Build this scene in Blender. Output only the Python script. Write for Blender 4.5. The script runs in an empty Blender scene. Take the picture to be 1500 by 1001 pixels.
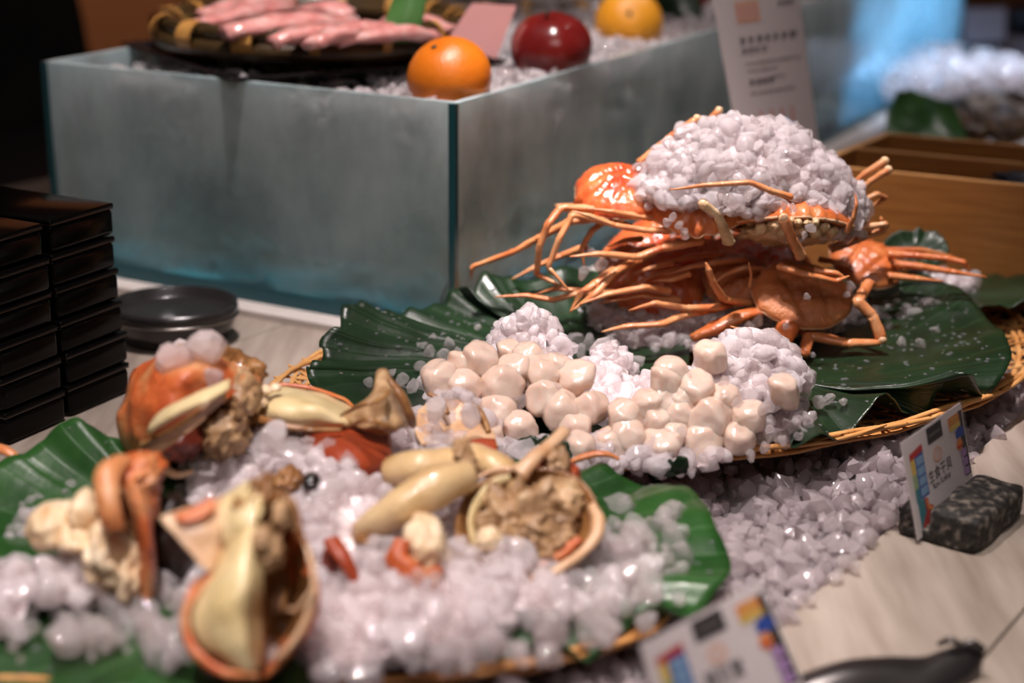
import bpy, bmesh, math, random
import numpy as np
from mathutils import Vector, Matrix, noise

random.seed(7); rng = np.random.default_rng(7)
scene = bpy.context.scene
COL = scene.collection

# ------------------------------------------------------------------ camera, world, lights, exposure
F_PX, CAM_H, PITCH, ROLL = 2366.0, 0.46, math.radians(18.0), math.radians(0.6)
_f = np.array([0, math.cos(PITCH), -math.sin(PITCH)])
_r0 = np.array([1.0, 0, 0]); _u0 = np.cross(_r0, _f)
_r = _r0 * math.cos(ROLL) + _u0 * math.sin(ROLL)
_u = _u0 * math.cos(ROLL) - _r0 * math.sin(ROLL)
EYE = np.array([0, 0, CAM_H])

def _ray(x, y): return _f + _r * (x - 750) / F_PX - _u * (y - 500.5) / F_PX
def onz(x, y, z):
    d = _ray(x, y); return EYE + d * ((z - CAM_H) / d[2])
def ony(x, y, Y):
    d = _ray(x, y); return EYE + d * (Y / d[1])

cam = bpy.data.cameras.new('camera'); co = bpy.data.objects.new('camera', cam); COL.objects.link(co)
co.matrix_world = Matrix(((_r[0], _u[0], -_f[0], EYE[0]), (_r[1], _u[1], -_f[1], EYE[1]), (_r[2], _u[2], -_f[2], EYE[2]), (0, 0, 0, 1)))
cam.sensor_width = 36; cam.lens = 36 * F_PX / 1500; cam.clip_start = .02
cam.dof.use_dof = True; cam.dof.focus_distance = 1.215; cam.dof.aperture_fstop = 3.0; cam.dof.aperture_blades = 0
scene.camera = co

scene.view_settings.view_transform = 'Standard'; scene.view_settings.look = 'None'
scene.view_settings.gamma = 1; scene.view_settings.exposure = 0.14
scene.view_settings.use_curve_mapping = False
scene.cycles.max_bounces = 18; scene.cycles.transmission_bounces = 8; scene.cycles.transparent_max_bounces = 32
scene.cycles.diffuse_bounces = 14; scene.cycles.sample_clamp_indirect = 4; scene.cycles.caustics_reflective = False

w = bpy.data.worlds.new('room_ambient'); scene.world = w; w.use_nodes = True
w.node_tree.nodes['Background'].inputs[0].default_value = (0.9, 0.72, 0.66, 1)
w.node_tree.nodes['Background'].inputs[1].default_value = 0.04

def spot(name, loc, aim, power, color, size=60, blend=.6, radius=.04):
    l = bpy.data.lights.new(name, 'SPOT'); l.energy = power; l.color = color
    l.spot_size = math.radians(size); l.spot_blend = blend; l.shadow_soft_size = radius
    o = bpy.data.objects.new(name, l); COL.objects.link(o); o.location = loc
    o.rotation_euler = (Vector(aim) - Vector(loc)).to_track_quat('-Z', 'Y').to_euler(); return o
def area(name, loc, rot, power, color, sx, sy):
    l = bpy.data.lights.new(name, 'AREA'); l.energy = power; l.color = color; l.shape = 'RECTANGLE'
    l.size = sx; l.size_y = sy
    o = bpy.data.objects.new(name, l); COL.objects.link(o); o.location = loc; o.rotation_euler = rot; return o

WARM = (1.0, .885, .87)
spot('ceiling_spot', (-.10, 1.12, 2.1), (.20, 1.345, .17), 250, WARM, 19, .6)
spot('ceiling_spot', (-.25, 1.02, 2.1), (-.1, .88, .05), 95, WARM, 34)
spot('ceiling_spot', (-.20, .05, 1.9), (-.12, .84, .07), 125, WARM, 22, .5)
area('front_fill', (.1, -.7, 2.1), (math.radians(42), 0, 0), 12, (1, .88, .86), 1.6, .8)  # added fill light from the camera side, brightens faces turned to the view
spot('ceiling_spot', (-.12, 1.22, 2.3), (-.12, 1.66, .2), 205, WARM, 25, .5)
spot('ceiling_spot', (.20, .55, 2.0), (.25, .84, 0), 85, (1, .91, .84), 12, .25)
spot('ceiling_spot', (1.0, 2.4, 2.1), (.75, 2.2, .05), 60, WARM, 50)
spot('ceiling_spot', (-.9, 3.0, 2.2), (-.8, 4.5, .3), 170, (1, .72, .5), 70)

# ------------------------------------------------------------------ tank frame (the glass ice tank sets the axes of the display)
TC = np.array([-.050, 1.405]); EA = np.array([-.884, .468]); EB = np.array([.473, .881])
EA /= np.linalg.norm(EA); EB = np.array([-EA[1] * -1, -EA[0]]) if False else EB / np.linalg.norm(EB)
TLA, TLB, TH = .478, 1.86, .2213
def tk(a, b, z):
    p = TC + EA * a + EB * b; return np.array([p[0], p[1], z])

# ------------------------------------------------------------------ materials
def newmat(name):
    m = bpy.data.materials.new(name); m.use_nodes = True
    nt = m.node_tree; return m, nt, nt.nodes['Principled BSDF']
def link(nt, a, b): nt.links.new(a, b)
def setp(b, **k):
    for n, v in k.items():
        n = n.replace('_', ' ')
        s = {'base': 'Base Color', 'rough': 'Roughness', 'metal': 'Metallic', 'trans': 'Transmission Weight', 'ior': 'IOR', 'spec': 'Specular IOR Level',
             'sss': 'Subsurface Weight', 'sssr': 'Subsurface Radius', 'ssss': 'Subsurface Scale', 'coat': 'Coat Weight', 'coatr': 'Coat Roughness', 'alpha': 'Alpha'}[n]
        if s == 'Base Color' and len(v) == 3: v = (*v, 1)
        b.inputs[s].default_value = v
def pm(name, base, **k):
    m, nt, b = newmat(name); setp(b, base=base, **k); return m
def noisy(name, stops, scale=40, detail=4, bump=0.0, bscale=None, coords='Object', stretch=None, **k):
    """colour ramp over noise, plus fine bump"""
    m, nt, b = newmat(name); N = nt.nodes
    tc = N.new('ShaderNodeTexCoord'); src = tc.outputs[coords]
    if stretch:
        mp = N.new('ShaderNodeMapping'); mp.inputs['Scale'].default_value = stretch
        link(nt, src, mp.inputs[0]); src = mp.outputs[0]
    nz = N.new('ShaderNodeTexNoise'); nz.inputs['Scale'].default_value = scale; nz.inputs['Detail'].default_value = detail
    link(nt, src, nz.inputs['Vector'])
    rp = N.new('ShaderNodeValToRGB'); e = rp.color_ramp.elements
    while len(e) < len(stops): e.new(.5)
    for i, (p, c) in enumerate(stops): e[i].position = p; e[i].color = (*c, 1)
    link(nt, nz.outputs[0], rp.inputs[0]); link(nt, rp.outputs[0], b.inputs['Base Color'])
    if bump:
        n2 = N.new('ShaderNodeTexNoise'); n2.inputs['Scale'].default_value = bscale or scale * 4; n2.inputs['Detail'].default_value = 3
        link(nt, src, n2.inputs['Vector'])
        bp = N.new('ShaderNodeBump'); bp.inputs['Strength'].default_value = bump; bp.inputs['Distance'].default_value = .002
        link(nt, n2.outputs[0], bp.inputs['Height']); link(nt, bp.outputs[0], b.inputs['Normal'])
    setp(b, **k); return m

def ice_mat(name, base, glassy, clear, rough=.08, sss=0.0):
    """cloudy ice: scattering body + refraction + a little straight-through"""
    m, nt, b = newmat(name); N = nt.nodes
    setp(b, base=base, rough=rough, ior=1.31, spec=.8, sss=sss, sssr=(1, .93, .93), ssss=.007)
    g = N.new('ShaderNodeBsdfGlass'); g.inputs['IOR'].default_value = 1.31; g.inputs['Roughness'].default_value = rough * .6
    g.inputs[0].default_value = (1, .97, .97, 1)
    t = N.new('ShaderNodeBsdfTransparent'); t.inputs[0].default_value = (1, .965, .965, 1)
    tl = N.new('ShaderNodeBsdfTranslucent'); tl.inputs[0].default_value = (*base, 1)
    m0 = N.new('ShaderNodeMixShader'); m0.inputs[0].default_value = .40
    link(nt, b.outputs[0], m0.inputs[1]); link(nt, tl.outputs[0], m0.inputs[2])
    m1 = N.new('ShaderNodeMixShader'); m1.inputs[0].default_value = glassy
    m2 = N.new('ShaderNodeMixShader'); m2.inputs[0].default_value = clear
    link(nt, m0.outputs[0], m1.inputs[1]); link(nt, g.outputs[0], m1.inputs[2])
    link(nt, m1.outputs[0], m2.inputs[1]); link(nt, t.outputs[0], m2.inputs[2])
    nz = N.new('ShaderNodeTexNoise'); nz.inputs['Scale'].default_value = 260
    tc = N.new('ShaderNodeTexCoord'); link(nt, tc.outputs['Object'], nz.inputs['Vector'])
    bp = N.new('ShaderNodeBump'); bp.inputs['Strength'].default_value = .35; bp.inputs['Distance'].default_value = .0015
    link(nt, nz.outputs[0], bp.inputs['Height'])
    link(nt, bp.outputs[0], b.inputs['Normal']); link(nt, bp.outputs[0], g.inputs['Normal'])
    gl = N.new('ShaderNodeBsdfGlossy'); gl.inputs['Roughness'].default_value = rough
    lw = N.new('ShaderNodeLayerWeight'); lw.inputs[0].default_value = .5
    pw = N.new('ShaderNodeMath'); pw.operation = 'POWER'; pw.inputs[1].default_value = 4; link(nt, lw.outputs['Facing'], pw.inputs[0])
    fr = N.new('ShaderNodeMath'); fr.operation = 'MULTIPLY_ADD'; fr.inputs[1].default_value = .3; fr.inputs[2].default_value = .045; link(nt, pw.outputs[0], fr.inputs[0])
    m3 = N.new('ShaderNodeMixShader'); link(nt, fr.outputs[0], m3.inputs[0]); link(nt, m2.outputs[0], m3.inputs[1]); link(nt, gl.outputs[0], m3.inputs[2])
    link(nt, bp.outputs[0], gl.inputs['Normal'])
    link(nt, m3.outputs[0], N['Material Output'].inputs[0]); return m

def pane_mat(name, tint, fog, fogcol, frost_glow=0):
    m, nt, b = newmat(name); N = nt.nodes; N.remove(b)
    t = N.new('ShaderNodeBsdfTransparent'); t.inputs[0].default_value = (*tint, 1)
    d0 = N.new('ShaderNodeBsdfDiffuse'); d0.inputs[0].default_value = (*fogcol, 1)
    d1 = N.new('ShaderNodeBsdfTranslucent'); d1.inputs[0].default_value = (*fogcol, 1)
    d = N.new('ShaderNodeMixShader'); d.inputs[0].default_value = .5; link(nt, d0.outputs[0], d.inputs[1]); link(nt, d1.outputs[0], d.inputs[2])
    g = N.new('ShaderNodeBsdfGlossy'); g.inputs['Roughness'].default_value = .04
    lw = N.new('ShaderNodeLayerWeight'); lw.inputs[0].default_value = .5
    pw = N.new('ShaderNodeMath'); pw.operation = 'POWER'; pw.inputs[1].default_value = 5; link(nt, lw.outputs['Facing'], pw.inputs[0])
    fr = N.new('ShaderNodeMath'); fr.operation = 'MULTIPLY_ADD'; fr.inputs[1].default_value = .5; fr.inputs[2].default_value = .025; link(nt, pw.outputs[0], fr.inputs[0])
    tc = N.new('ShaderNodeTexCoord'); nz = N.new('ShaderNodeTexNoise'); nz.inputs['Scale'].default_value = 9; nz.inputs['Detail'].default_value = 6
    mp = N.new('ShaderNodeMapping'); mp.inputs['Scale'].default_value = (1, 1, .6)
    link(nt, tc.outputs['Object'], mp.inputs[0]); link(nt, mp.outputs[0], nz.inputs['Vector'])
    mr = N.new('ShaderNodeMapRange'); mr.inputs[1].default_value = .35; mr.inputs[2].default_value = .7
    mr.inputs[3].default_value = fog * .5; mr.inputs[4].default_value = fog * 1.6
    link(nt, nz.outputs[0], mr.inputs[0])
    if frost_glow:                                   # frost over glass, denser upward to paint in the brighter top of the ice
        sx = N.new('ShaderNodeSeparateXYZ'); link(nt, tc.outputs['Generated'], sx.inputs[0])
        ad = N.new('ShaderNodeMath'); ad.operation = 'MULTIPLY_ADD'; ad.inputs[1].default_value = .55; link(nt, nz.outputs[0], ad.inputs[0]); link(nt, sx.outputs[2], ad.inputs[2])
        m2 = N.new('ShaderNodeMapRange'); m2.inputs[1].default_value = .35; m2.inputs[2].default_value = 1.25; m2.inputs[3].default_value = .12; m2.inputs[4].default_value = frost_glow; link(nt, ad.outputs[0], m2.inputs[0])
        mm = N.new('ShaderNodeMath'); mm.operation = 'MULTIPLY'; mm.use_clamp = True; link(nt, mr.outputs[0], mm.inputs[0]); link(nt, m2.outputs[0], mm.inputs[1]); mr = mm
    a = N.new('ShaderNodeMixShader'); c = N.new('ShaderNodeMixShader')
    link(nt, mr.outputs[0], a.inputs[0]); link(nt, t.outputs[0], a.inputs[1]); link(nt, d.outputs[0], a.inputs[2])
    link(nt, fr.outputs[0], c.inputs[0]); link(nt, a.outputs[0], c.inputs[1]); link(nt, g.outputs[0], c.inputs[2])
    link(nt, c.outputs[0], N['Material Output'].inputs[0]); return m

def leaf_mat(name, dark, light, vein, rough=.28):
    m, nt, b = newmat(name); N = nt.nodes
    uv = N.new('ShaderNodeUVMap'); sp = N.new('ShaderNodeSeparateXYZ'); link(nt, uv.outputs[0], sp.inputs[0])
    # fine veins run outward from the midrib: lines of constant angle
    mul = N.new('ShaderNodeMath'); mul.operation = 'MULTIPLY'; mul.inputs[1].default_value = 46 * math.pi; link(nt, sp.outputs[1], mul.inputs[0])
    sn = N.new('ShaderNodeMath'); sn.operation = 'SINE'; link(nt, mul.outputs[0], sn.inputs[0])
    ab = N.new('ShaderNodeMath'); ab.operation = 'ABSOLUTE'; link(nt, sn.outputs[0], ab.inputs[0])
    lt = N.new('ShaderNodeMapRange'); lt.inputs[1].default_value = 0; lt.inputs[2].default_value = .22; lt.inputs[3].default_value = 1; lt.inputs[4].default_value = 0
    link(nt, ab.outputs[0], lt.inputs[0])
    tc = N.new('ShaderNodeTexCoord'); nz = N.new('ShaderNodeTexNoise'); nz.inputs['Scale'].default_value = 30; nz.inputs['Detail'].default_value = 5
    link(nt, tc.outputs['Object'], nz.inputs['Vector'])
    rp = N.new('ShaderNodeValToRGB'); rp.color_ramp.elements[0].position = .35; rp.color_ramp.elements[1].position = .7
    rp.color_ramp.elements[0].color = (*dark, 1); rp.color_ramp.elements[1].color = (*light, 1); link(nt, nz.outputs[0], rp.inputs[0])
    mx = N.new('ShaderNodeMixRGB'); mx.inputs[2].default_value = (*vein, 1)
    sc = N.new('ShaderNodeMath'); sc.operation = 'MULTIPLY'; sc.inputs[1].default_value = .45; link(nt, lt.outputs[0], sc.inputs[0])
    link(nt, sc.outputs[0], mx.inputs[0]); link(nt, rp.outputs[0], mx.inputs[1]); link(nt, mx.outputs[0], b.inputs['Base Color'])
    n2 = N.new('ShaderNodeTexNoise'); n2.inputs['Scale'].default_value = 110; n2.inputs['Detail'].default_value = 3; link(nt, tc.outputs['Object'], n2.inputs['Vector'])
    ad = N.new('ShaderNodeMath'); ad.operation = 'SUBTRACT'; link(nt, n2.outputs[0], ad.inputs[0]); link(nt, sc.outputs[0], ad.inputs[1])
    bp = N.new('ShaderNodeBump'); bp.inputs['Strength'].default_value = .35; bp.inputs['Distance'].default_value = .0012
    link(nt, ad.outputs[0], bp.inputs['Height']); link(nt, bp.outputs[0], b.inputs['Normal'])
    setp(b, rough=rough, spec=.45, coat=.12, coatr=.12)
    tl = N.new('ShaderNodeBsdfTranslucent'); tl.inputs[0].default_value = (light[0] * 2.5, light[1] * 3, light[2] * 1.5, 1)
    ms = N.new('ShaderNodeMixShader'); ms.inputs[0].default_value = .14
    link(nt, b.outputs[0], ms.inputs[1]); link(nt, tl.outputs[0], ms.inputs[2]); link(nt, ms.outputs[0], N['Material Output'].inputs[0])
    return m

M = {}
M['ice'] = ice_mat('cloudy_ice', (.98, .935, .945), .17, .40, .05, 0)
M['ice_clear'] = ice_mat('clear_ice', (.97, .93, .93), .50, .52, .03)
M['ice_dull'] = ice_mat('wet_ice', (.96, .94, .94), .25, .3, .1, 0)
M['ice_bed'] = ice_mat('melting_ice', (.70, .625, .645), .22, .40, .07)
M['ice_mass'] = noisy('packed_ice', [(.3, (.10, .20, .215)), (.7, (.27, .37, .385))], 14, 5, .9, 30, rough=.45, sss=.3, sssr=(.75, .95, 1.0), ssss=.02)
M['ice_core'] = pm('ice_core', (.99, .935, .935), rough=.35)
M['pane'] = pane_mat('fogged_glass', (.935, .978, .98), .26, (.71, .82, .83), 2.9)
M['seam'] = pm('glass_edge', (.012, .055, .065), rough=.15)
M['teal'] = pm('teal_strip', (.004, .075, .10), rough=.4)
M['white_board'] = noisy('white_board', [(.3, (.55, .50, .46)), (.7, (.66, .60, .56))], 20, rough=.5)
M['wood'] = noisy('pale_counter_wood', [(.25, (.235, .185, .15)), (.5, (.325, .268, .225)), (.8, (.42, .355, .305))], 9, 6, .15, 60, stretch=(7, .9, 1), rough=.42, spec=.35)
M['bamboo_box'] = noisy('oiled_bamboo_board', [(.25, (.20, .075, .016)), (.75, (.34, .14, .034))], 12, 5, .1, 60, stretch=(1.2, 1.2, 14), rough=.42)
M['bamboo_edge'] = noisy('bamboo_edge', [(.25, (.50, .25, .08)), (.75, (.62, .33, .12))], 30, 4, rough=.45)
M['weave'] = noisy('bamboo_weave', [(.2, (.34, .13, .03)), (.5, (.58, .27, .08)), (.8, (.70, .42, .17))], 30, 5, .2, 300, rough=.5)
M['black_lacquer'] = pm('black_lacquer', (.0025, .002, .002), rough=.18, spec=.10)
M['lacquer_edge'] = pm('brown_lacquer_edge', (.030, .013, .008), rough=.3)
M['black_plate'] = pm('black_plate', (.008, .006, .007), rough=.25)
M['dark_metal'] = pm('dark_steel', (.11, .10, .10), metal=.9, rough=.3)
M['dark_dish'] = pm('dark_glazed_dish', (.020, .018, .018), rough=.22)
M['steel'] = pm('brushed_steel', (.32, .29, .27), metal=1, rough=.24)
M['curtain'] = noisy('black_cloth', [(.45, (.002, .002, .002)), (.62, (.012, .007, .004))], 11, 4, rough=.9)
M['wall'] = noisy('brown_plaster', [(.3, (.20, .075, .028)), (.7, (.24, .09, .034))], 2, rough=.9)
M['dark'] = pm('dark_room', (.01, .008, .008), rough=.8)
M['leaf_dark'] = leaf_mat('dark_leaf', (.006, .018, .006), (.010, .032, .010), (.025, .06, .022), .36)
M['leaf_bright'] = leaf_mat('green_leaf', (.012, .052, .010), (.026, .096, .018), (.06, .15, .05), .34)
M['leaf_strip'] = leaf_mat('cut_leaf', (.06, .19, .04), (.10, .27, .07), (.12, .32, .09), .5)
M['crab'] = noisy('cooked_crab_shell', [(.28, (.44, .085, .02)), (.5, (.58, .155, .04)), (.68, (.66, .25, .085)), (.85, (.72, .40, .20))], 34, 6, .35, 420, rough=.33, spec=.5, coat=.25, coatr=.2)
M['crab_red'] = noisy('red_crab_shell', [(.3, (.42, .045, .012)), (.55, (.60, .13, .035)), (.75, (.68, .27, .10))], 40, 6, .5, 260, rough=.25, spec=.55, coat=.4, coatr=.15)
M['crab_dull'] = noisy('tan_crab_shell', [(.3, (.40, .11, .032)), (.6, (.52, .18, .06)), (.85, (.58, .28, .12))], 50, 6, .5, 500, rough=.42)
M['crab_leg'] = noisy('crab_leg_shell', [(.25, (.50, .11, .030)), (.5, (.60, .23, .085)), (.8, (.70, .40, .20))], 46, 5, .25, 500, rough=.34, spec=.5, coat=.2)
M['crab_cream'] = noisy('pale_crab_underside', [(.3, (.40, .24, .11)), (.55, (.60, .42, .23)), (.8, (.68, .52, .33))], 70, 6, .5, 300, rough=.38)
M['crab_joint'] = pm('leg_stump_flesh', (.72, .46, .26), rough=.4)
M['eye'] = pm('crab_eye', (.01, .008, .008), rough=.1)
M['brown_shell'] = noisy('brown_crab_shell', [(.28, (.36, .055, .014)), (.45, (.54, .12, .03)), (.58, (.58, .22, .08)), (.75, (.52, .30, .15))], 38, 7, .7, 200, rough=.42, coat=.1)
M['brown_inner'] = noisy('brown_crab_inside', [(.2, (.10, .035, .010)), (.5, (.28, .125, .04)), (.8, (.46, .26, .10))], 55, 6, .6, 200, rough=.35, coat=.3)
M['brown_flesh'] = noisy('brown_crab_meat', [(.2, (.14, .065, .025)), (.45, (.36, .21, .10)), (.62, (.52, .34, .18)), (.8, (.62, .44, .26))], 75, 6, .9, 160, rough=.4, coat=.3)
M['roe'] = noisy('yellow_membrane', [(.25, (.62, .46, .20)), (.55, (.74, .60, .33)), (.8, (.78, .68, .46))], 30, 5, .35, 200, rough=.34, coat=.25)
M['cream_claw'] = noisy('cream_claw_shell', [(.22, (.42, .23, .085)), (.45, (.66, .46, .23)), (.75, (.74, .57, .34))], 26, 6, .3, 220, rough=.32, coat=.3)
M['white_meat'] = noisy('white_crab_meat', [(.25, (.60, .34, .15)), (.5, (.78, .60, .38)), (.8, (.84, .72, .54))], 60, 5, .5, 220, rough=.36, coat=.3)
M['smooth_red'] = noisy('smooth_red_shell', [(.3, (.24, .032, .009)), (.7, (.36, .06, .018))], 24, 4, .15, 200, rough=.42)
M['gap_shade'] = pm('gap_shade_black', (.012, .005, .003), rough=.4)
M['dark_red'] = pm('dark_red_claw', (.16, .025, .012), rough=.25, coat=.3)
M['rim_pale'] = noisy('pale_shell_rim', [(.3, (.55, .30, .15)), (.7, (.70, .48, .30))], 60, 4, .3, rough=.36)
M['scallop'] = noisy('raw_scallop', [(.3, (.66, .47, .37)), (.55, (.71, .55, .455)), (.8, (.75, .63, .55))], 26, 4, .18, 180, rough=.22, sss=.5, sssr=(.012, .006, .004), ssss=.6, coat=.35, coatr=.12)
M['orange'] = noisy('orange_peel', [(.3, (.66, .155, .007)), (.7, (.74, .20, .012))], 20, 3, .35, 420, rough=.34)
M['orange_yellow'] = noisy('yellow_orange_peel', [(.3, (.84, .33, .018)), (.7, (.90, .39, .03))], 20, 3, .35, 420, rough=.36)
M['apple'] = noisy('red_fruit_skin', [(.3, (.13, .007, .007)), (.6, (.22, .014, .011)), (.85, (.34, .04, .02))], 22, 5, .08, 200, rough=.24, coat=.4)
M['stem'] = pm('fruit_stem', (.035, .028, .012), rough=.7)
M['tray_bamboo'] = noisy('dark_bamboo_rim', [(.3, (.030, .016, .006)), (.6, (.075, .045, .016)), (.85, (.15, .11, .05))], 16, 5, .3, 100, rough=.3, coat=.3)
M['binding'] = noisy('cane_binding', [(.3, (.42, .19, .04)), (.7, (.58, .30, .08))], 60, 4, .3, 300, rough=.45)
M['meat_pink'] = noisy('pink_raw_meat', [(.3, (.66, .24, .22)), (.5, (.78, .36, .33)), (.7, (.86, .52, .48))], 60, 5, .4, 200, rough=.2, sss=.3, sssr=(.01, .004, .003), ssss=.5, coat=.5, coatr=.1)
M['granite'] = noisy('dark_rough_granite', [(.42, (.006, .005, .005)), (.54, (.030, .025, .020)), (.64, (.15, .125, .105))], 160, 6, 1.0, 150, rough=.7)
M['card'] = pm('white_card', (.74, .66, .66), rough=.35)
M['card_pink'] = pm('pink_card', (.72, .36, .34), rough=.35)
M['acrylic'] = pane_mat('clear_acrylic', (.96, .96, .96), .03, (.8, .8, .8))
for n, c in dict(ink_black=(.012, .010, .010), ink_grey=(.20, .17, .18), ink_red=(.48, .02, .015), ink_orange=(.80, .25, .06), ink_yellow=(.72, .50, .10), ink_blue=(.01, .06, .36),
                 ink_sky=(.22, .38, .58), ink_teal=(.03, .20, .24), ink_purple=(.42, .24, .50), ink_peach=(.78, .44, .30), ink_green=(.30, .42, .20)).items():
    M[n] = pm(n, c, rough=.45)
M['water'] = ice_mat('water_drop', (.8, .85, .85), .8, .15, .01)
M['shell_grey'] = noisy('oyster_shell', [(.3, (.06, .05, .045)), (.5, (.22, .19, .17)), (.75, (.45, .40, .38))], 40, 6, 1.0, 90, rough=.5)
M['shell_brown'] = noisy('brown_shellfish', [(.3, (.02, .012, .008)), (.55, (.12, .06, .025)), (.8, (.40, .22, .08))], 30, 6, 1.0, 90, rough=.45)
M['bowl_dark'] = pm('dark_bowl', (.02, .022, .03), rough=.3)
M['grey_card'] = pm('grey_card', (.42, .36, .40), rough=.5)

# ------------------------------------------------------------------ mesh helpers
class MB:
    """collects shapes; build() links them as one mesh object"""
    def __init__(s): s.V = []; s.F = []; s.I = []; s.n = 0
    def add(s, V, Fc, mi=0):
        V = np.asarray(V, float).reshape(-1, 3); s.V.append(V)
        for f in Fc: s.F.append(tuple(int(i) + s.n for i in f)); s.I.append(mi)
        s.n += len(V); return s
    def build(s, name, mats, parent=None, smooth=True, origin=None, stuff=False):
        V = np.vstack(s.V)
        if parent is not None: org = np.array(parent.matrix_world.translation) if parent.parent is None else np.array(parent['_org'])
        elif origin is None: org = np.array([(V[:, 0].min() + V[:, 0].max()) / 2, (V[:, 1].min() + V[:, 1].max()) / 2, V[:, 2].min()])
        else: org = np.array(origin, float)
        me = bpy.data.meshes.new(name); me.from_pydata((V - org).tolist(), [], s.F)
        if not isinstance(mats, (list, tuple)): mats = [mats]
        for m in mats: me.materials.append(m)
        if len(mats) > 1: me.polygons.foreach_set('material_index', s.I)
        if smooth: me.polygons.foreach_set('use_smooth', [True] * len(me.polygons))
        me.update()
        o = bpy.data.objects.new(name, me); COL.objects.link(o)
        if parent is not None:
            o.parent = parent; o['_org'] = [float(x) for x in org]
        else:
            o.location = org; o['_org'] = [float(x) for x in org]
            o.matrix_world = Matrix.Translation(org)
        if stuff: o['kind'] = 'stuff'
        return o
def tag(o, label=None, cat=None, group=None, kind=None):
    if label: o['label'] = label
    if cat: o['category'] = cat
    if group: o['group'] = group
    if kind: o['kind'] = kind
    return o
def thing(name, label, cat, loc=(0, 0, 0), group=None):
    o = bpy.data.objects.new(name, None); COL.objects.link(o); o.location = [float(v) for v in loc]
    o.matrix_world = Matrix.Translation([float(v) for v in loc]); o.empty_display_size = .02
    return tag(o, label, cat, group)
def copy_tree(o, parent=None):
    c = o.copy(); COL.objects.link(c)
    if parent is not None: c.parent = parent
    for ch in [x for x in bpy.data.objects if x.parent == o]: copy_tree(ch, c)
    return c

def box8(P):                                # 8 corners: 4 bottom (ccw), 4 top
    return np.array(P, float), [(0, 3, 2, 1), (4, 5, 6, 7), (0, 1, 5, 4), (1, 2, 6, 5), (2, 3, 7, 6), (3, 0, 4, 7)]
def obox(c, ax, ay, hx, hy, z0, z1):        # oriented box in plan: centre c, unit axes ax, ay, half sizes
    c = np.array(c[:2]); ax = np.array(ax[:2]); ay = np.array(ay[:2])
    q = [c - ax * hx - ay * hy, c + ax * hx - ay * hy, c + ax * hx + ay * hy, c - ax * hx + ay * hy]
    return box8([[*p, z0] for p in q] + [[*p, z1] for p in q])
def bevel(o, wdt, seg=2):
    m = o.modifiers.new('bevel', 'BEVEL'); m.width = wdt; m.segments = seg; m.limit_method = 'ANGLE'; return o
def cr(P, n, closed=False):                 # Catmull-Rom resample: n points
    P = np.asarray(P, float); k = len(P); T = np.linspace(0, k if closed else k - 1, n, endpoint=not closed); out = []
    for t in T:
        i = min(int(t), k - 1 if closed else k - 2); u = t - i
        g = (lambda j: P[j % k]) if closed else (lambda j: P[min(max(j, 0), k - 1)] if 0 <= j < k else (2 * P[0] - P[1] if j < 0 else 2 * P[-1] - P[-2]))
        a, b, c, d = g(i - 1), g(i), g(i + 1), g(i + 2)
        out.append(.5 * ((2 * b) + (-a + c) * u + (2 * a - 5 * b + 4 * c - d) * u * u + (-a + 3 * b - 3 * c + d) * u ** 3))
    return np.array(out)
def nz3(p, s=1.0, o=0.0): return noise.fractal(Vector((p[0] * s + o, p[1] * s + o * .7, p[2] * s - o)), 1.0, 2.0, 3)
def rough_up(V, amp, scale, seed=0.0, N=None):
    V = np.array(V)
    for i, p in enumerate(V):
        v = noise.noise_vector(Vector((p[0] * scale + seed, p[1] * scale + seed * 1.7, p[2] * scale - seed)))
        V[i] += amp * np.array(v)
    return V
def sheet(ctrl, nu=20, nv=24, thick=.002, amp=0, scale=60, seed=0):
    """smooth patch through a grid of points, given a real thickness"""
    C = np.array(ctrl, float); rows = np.array([cr(r, nv) for r in C]); G = np.array([cr(rows[:, j], nu) for j in range(nv)]).transpose(1, 0, 2)
    if amp: G = rough_up(G.reshape(-1, 3), amp, scale, seed).reshape(nu, nv, 3)
    du = np.gradient(G, axis=0); dv = np.gradient(G, axis=1); n = np.cross(du, dv); n /= np.linalg.norm(n, axis=2, keepdims=True) + 1e-12
    if np.mean(n @ (EYE - G.reshape(-1, 3).mean(0))) < 0: n = -n
    A = G.reshape(-1, 3); B = (G - n * thick).reshape(-1, 3); k = len(A); Fc = []
    id_ = lambda i, j: i * nv + j
    for i in range(nu - 1):
        for j in range(nv - 1):
            q = (id_(i, j), id_(i + 1, j), id_(i + 1, j + 1), id_(i, j + 1)); Fc.append(q); Fc.append(tuple(k + x for x in q[::-1]))
    ring = [id_(0, j) for j in range(nv)] + [id_(i, nv - 1) for i in range(1, nu)] + [id_(nu - 1, j) for j in range(nv - 2, -1, -1)] + [id_(i, 0) for i in range(nu - 2, 0, -1)]
    for a, b in zip(ring, ring[1:] + ring[:1]): Fc.append((a, b, k + b, k + a))
    return np.vstack([A, B]), Fc
def Y(rows): return [[ony(*p) for p in r] for r in rows]
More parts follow.
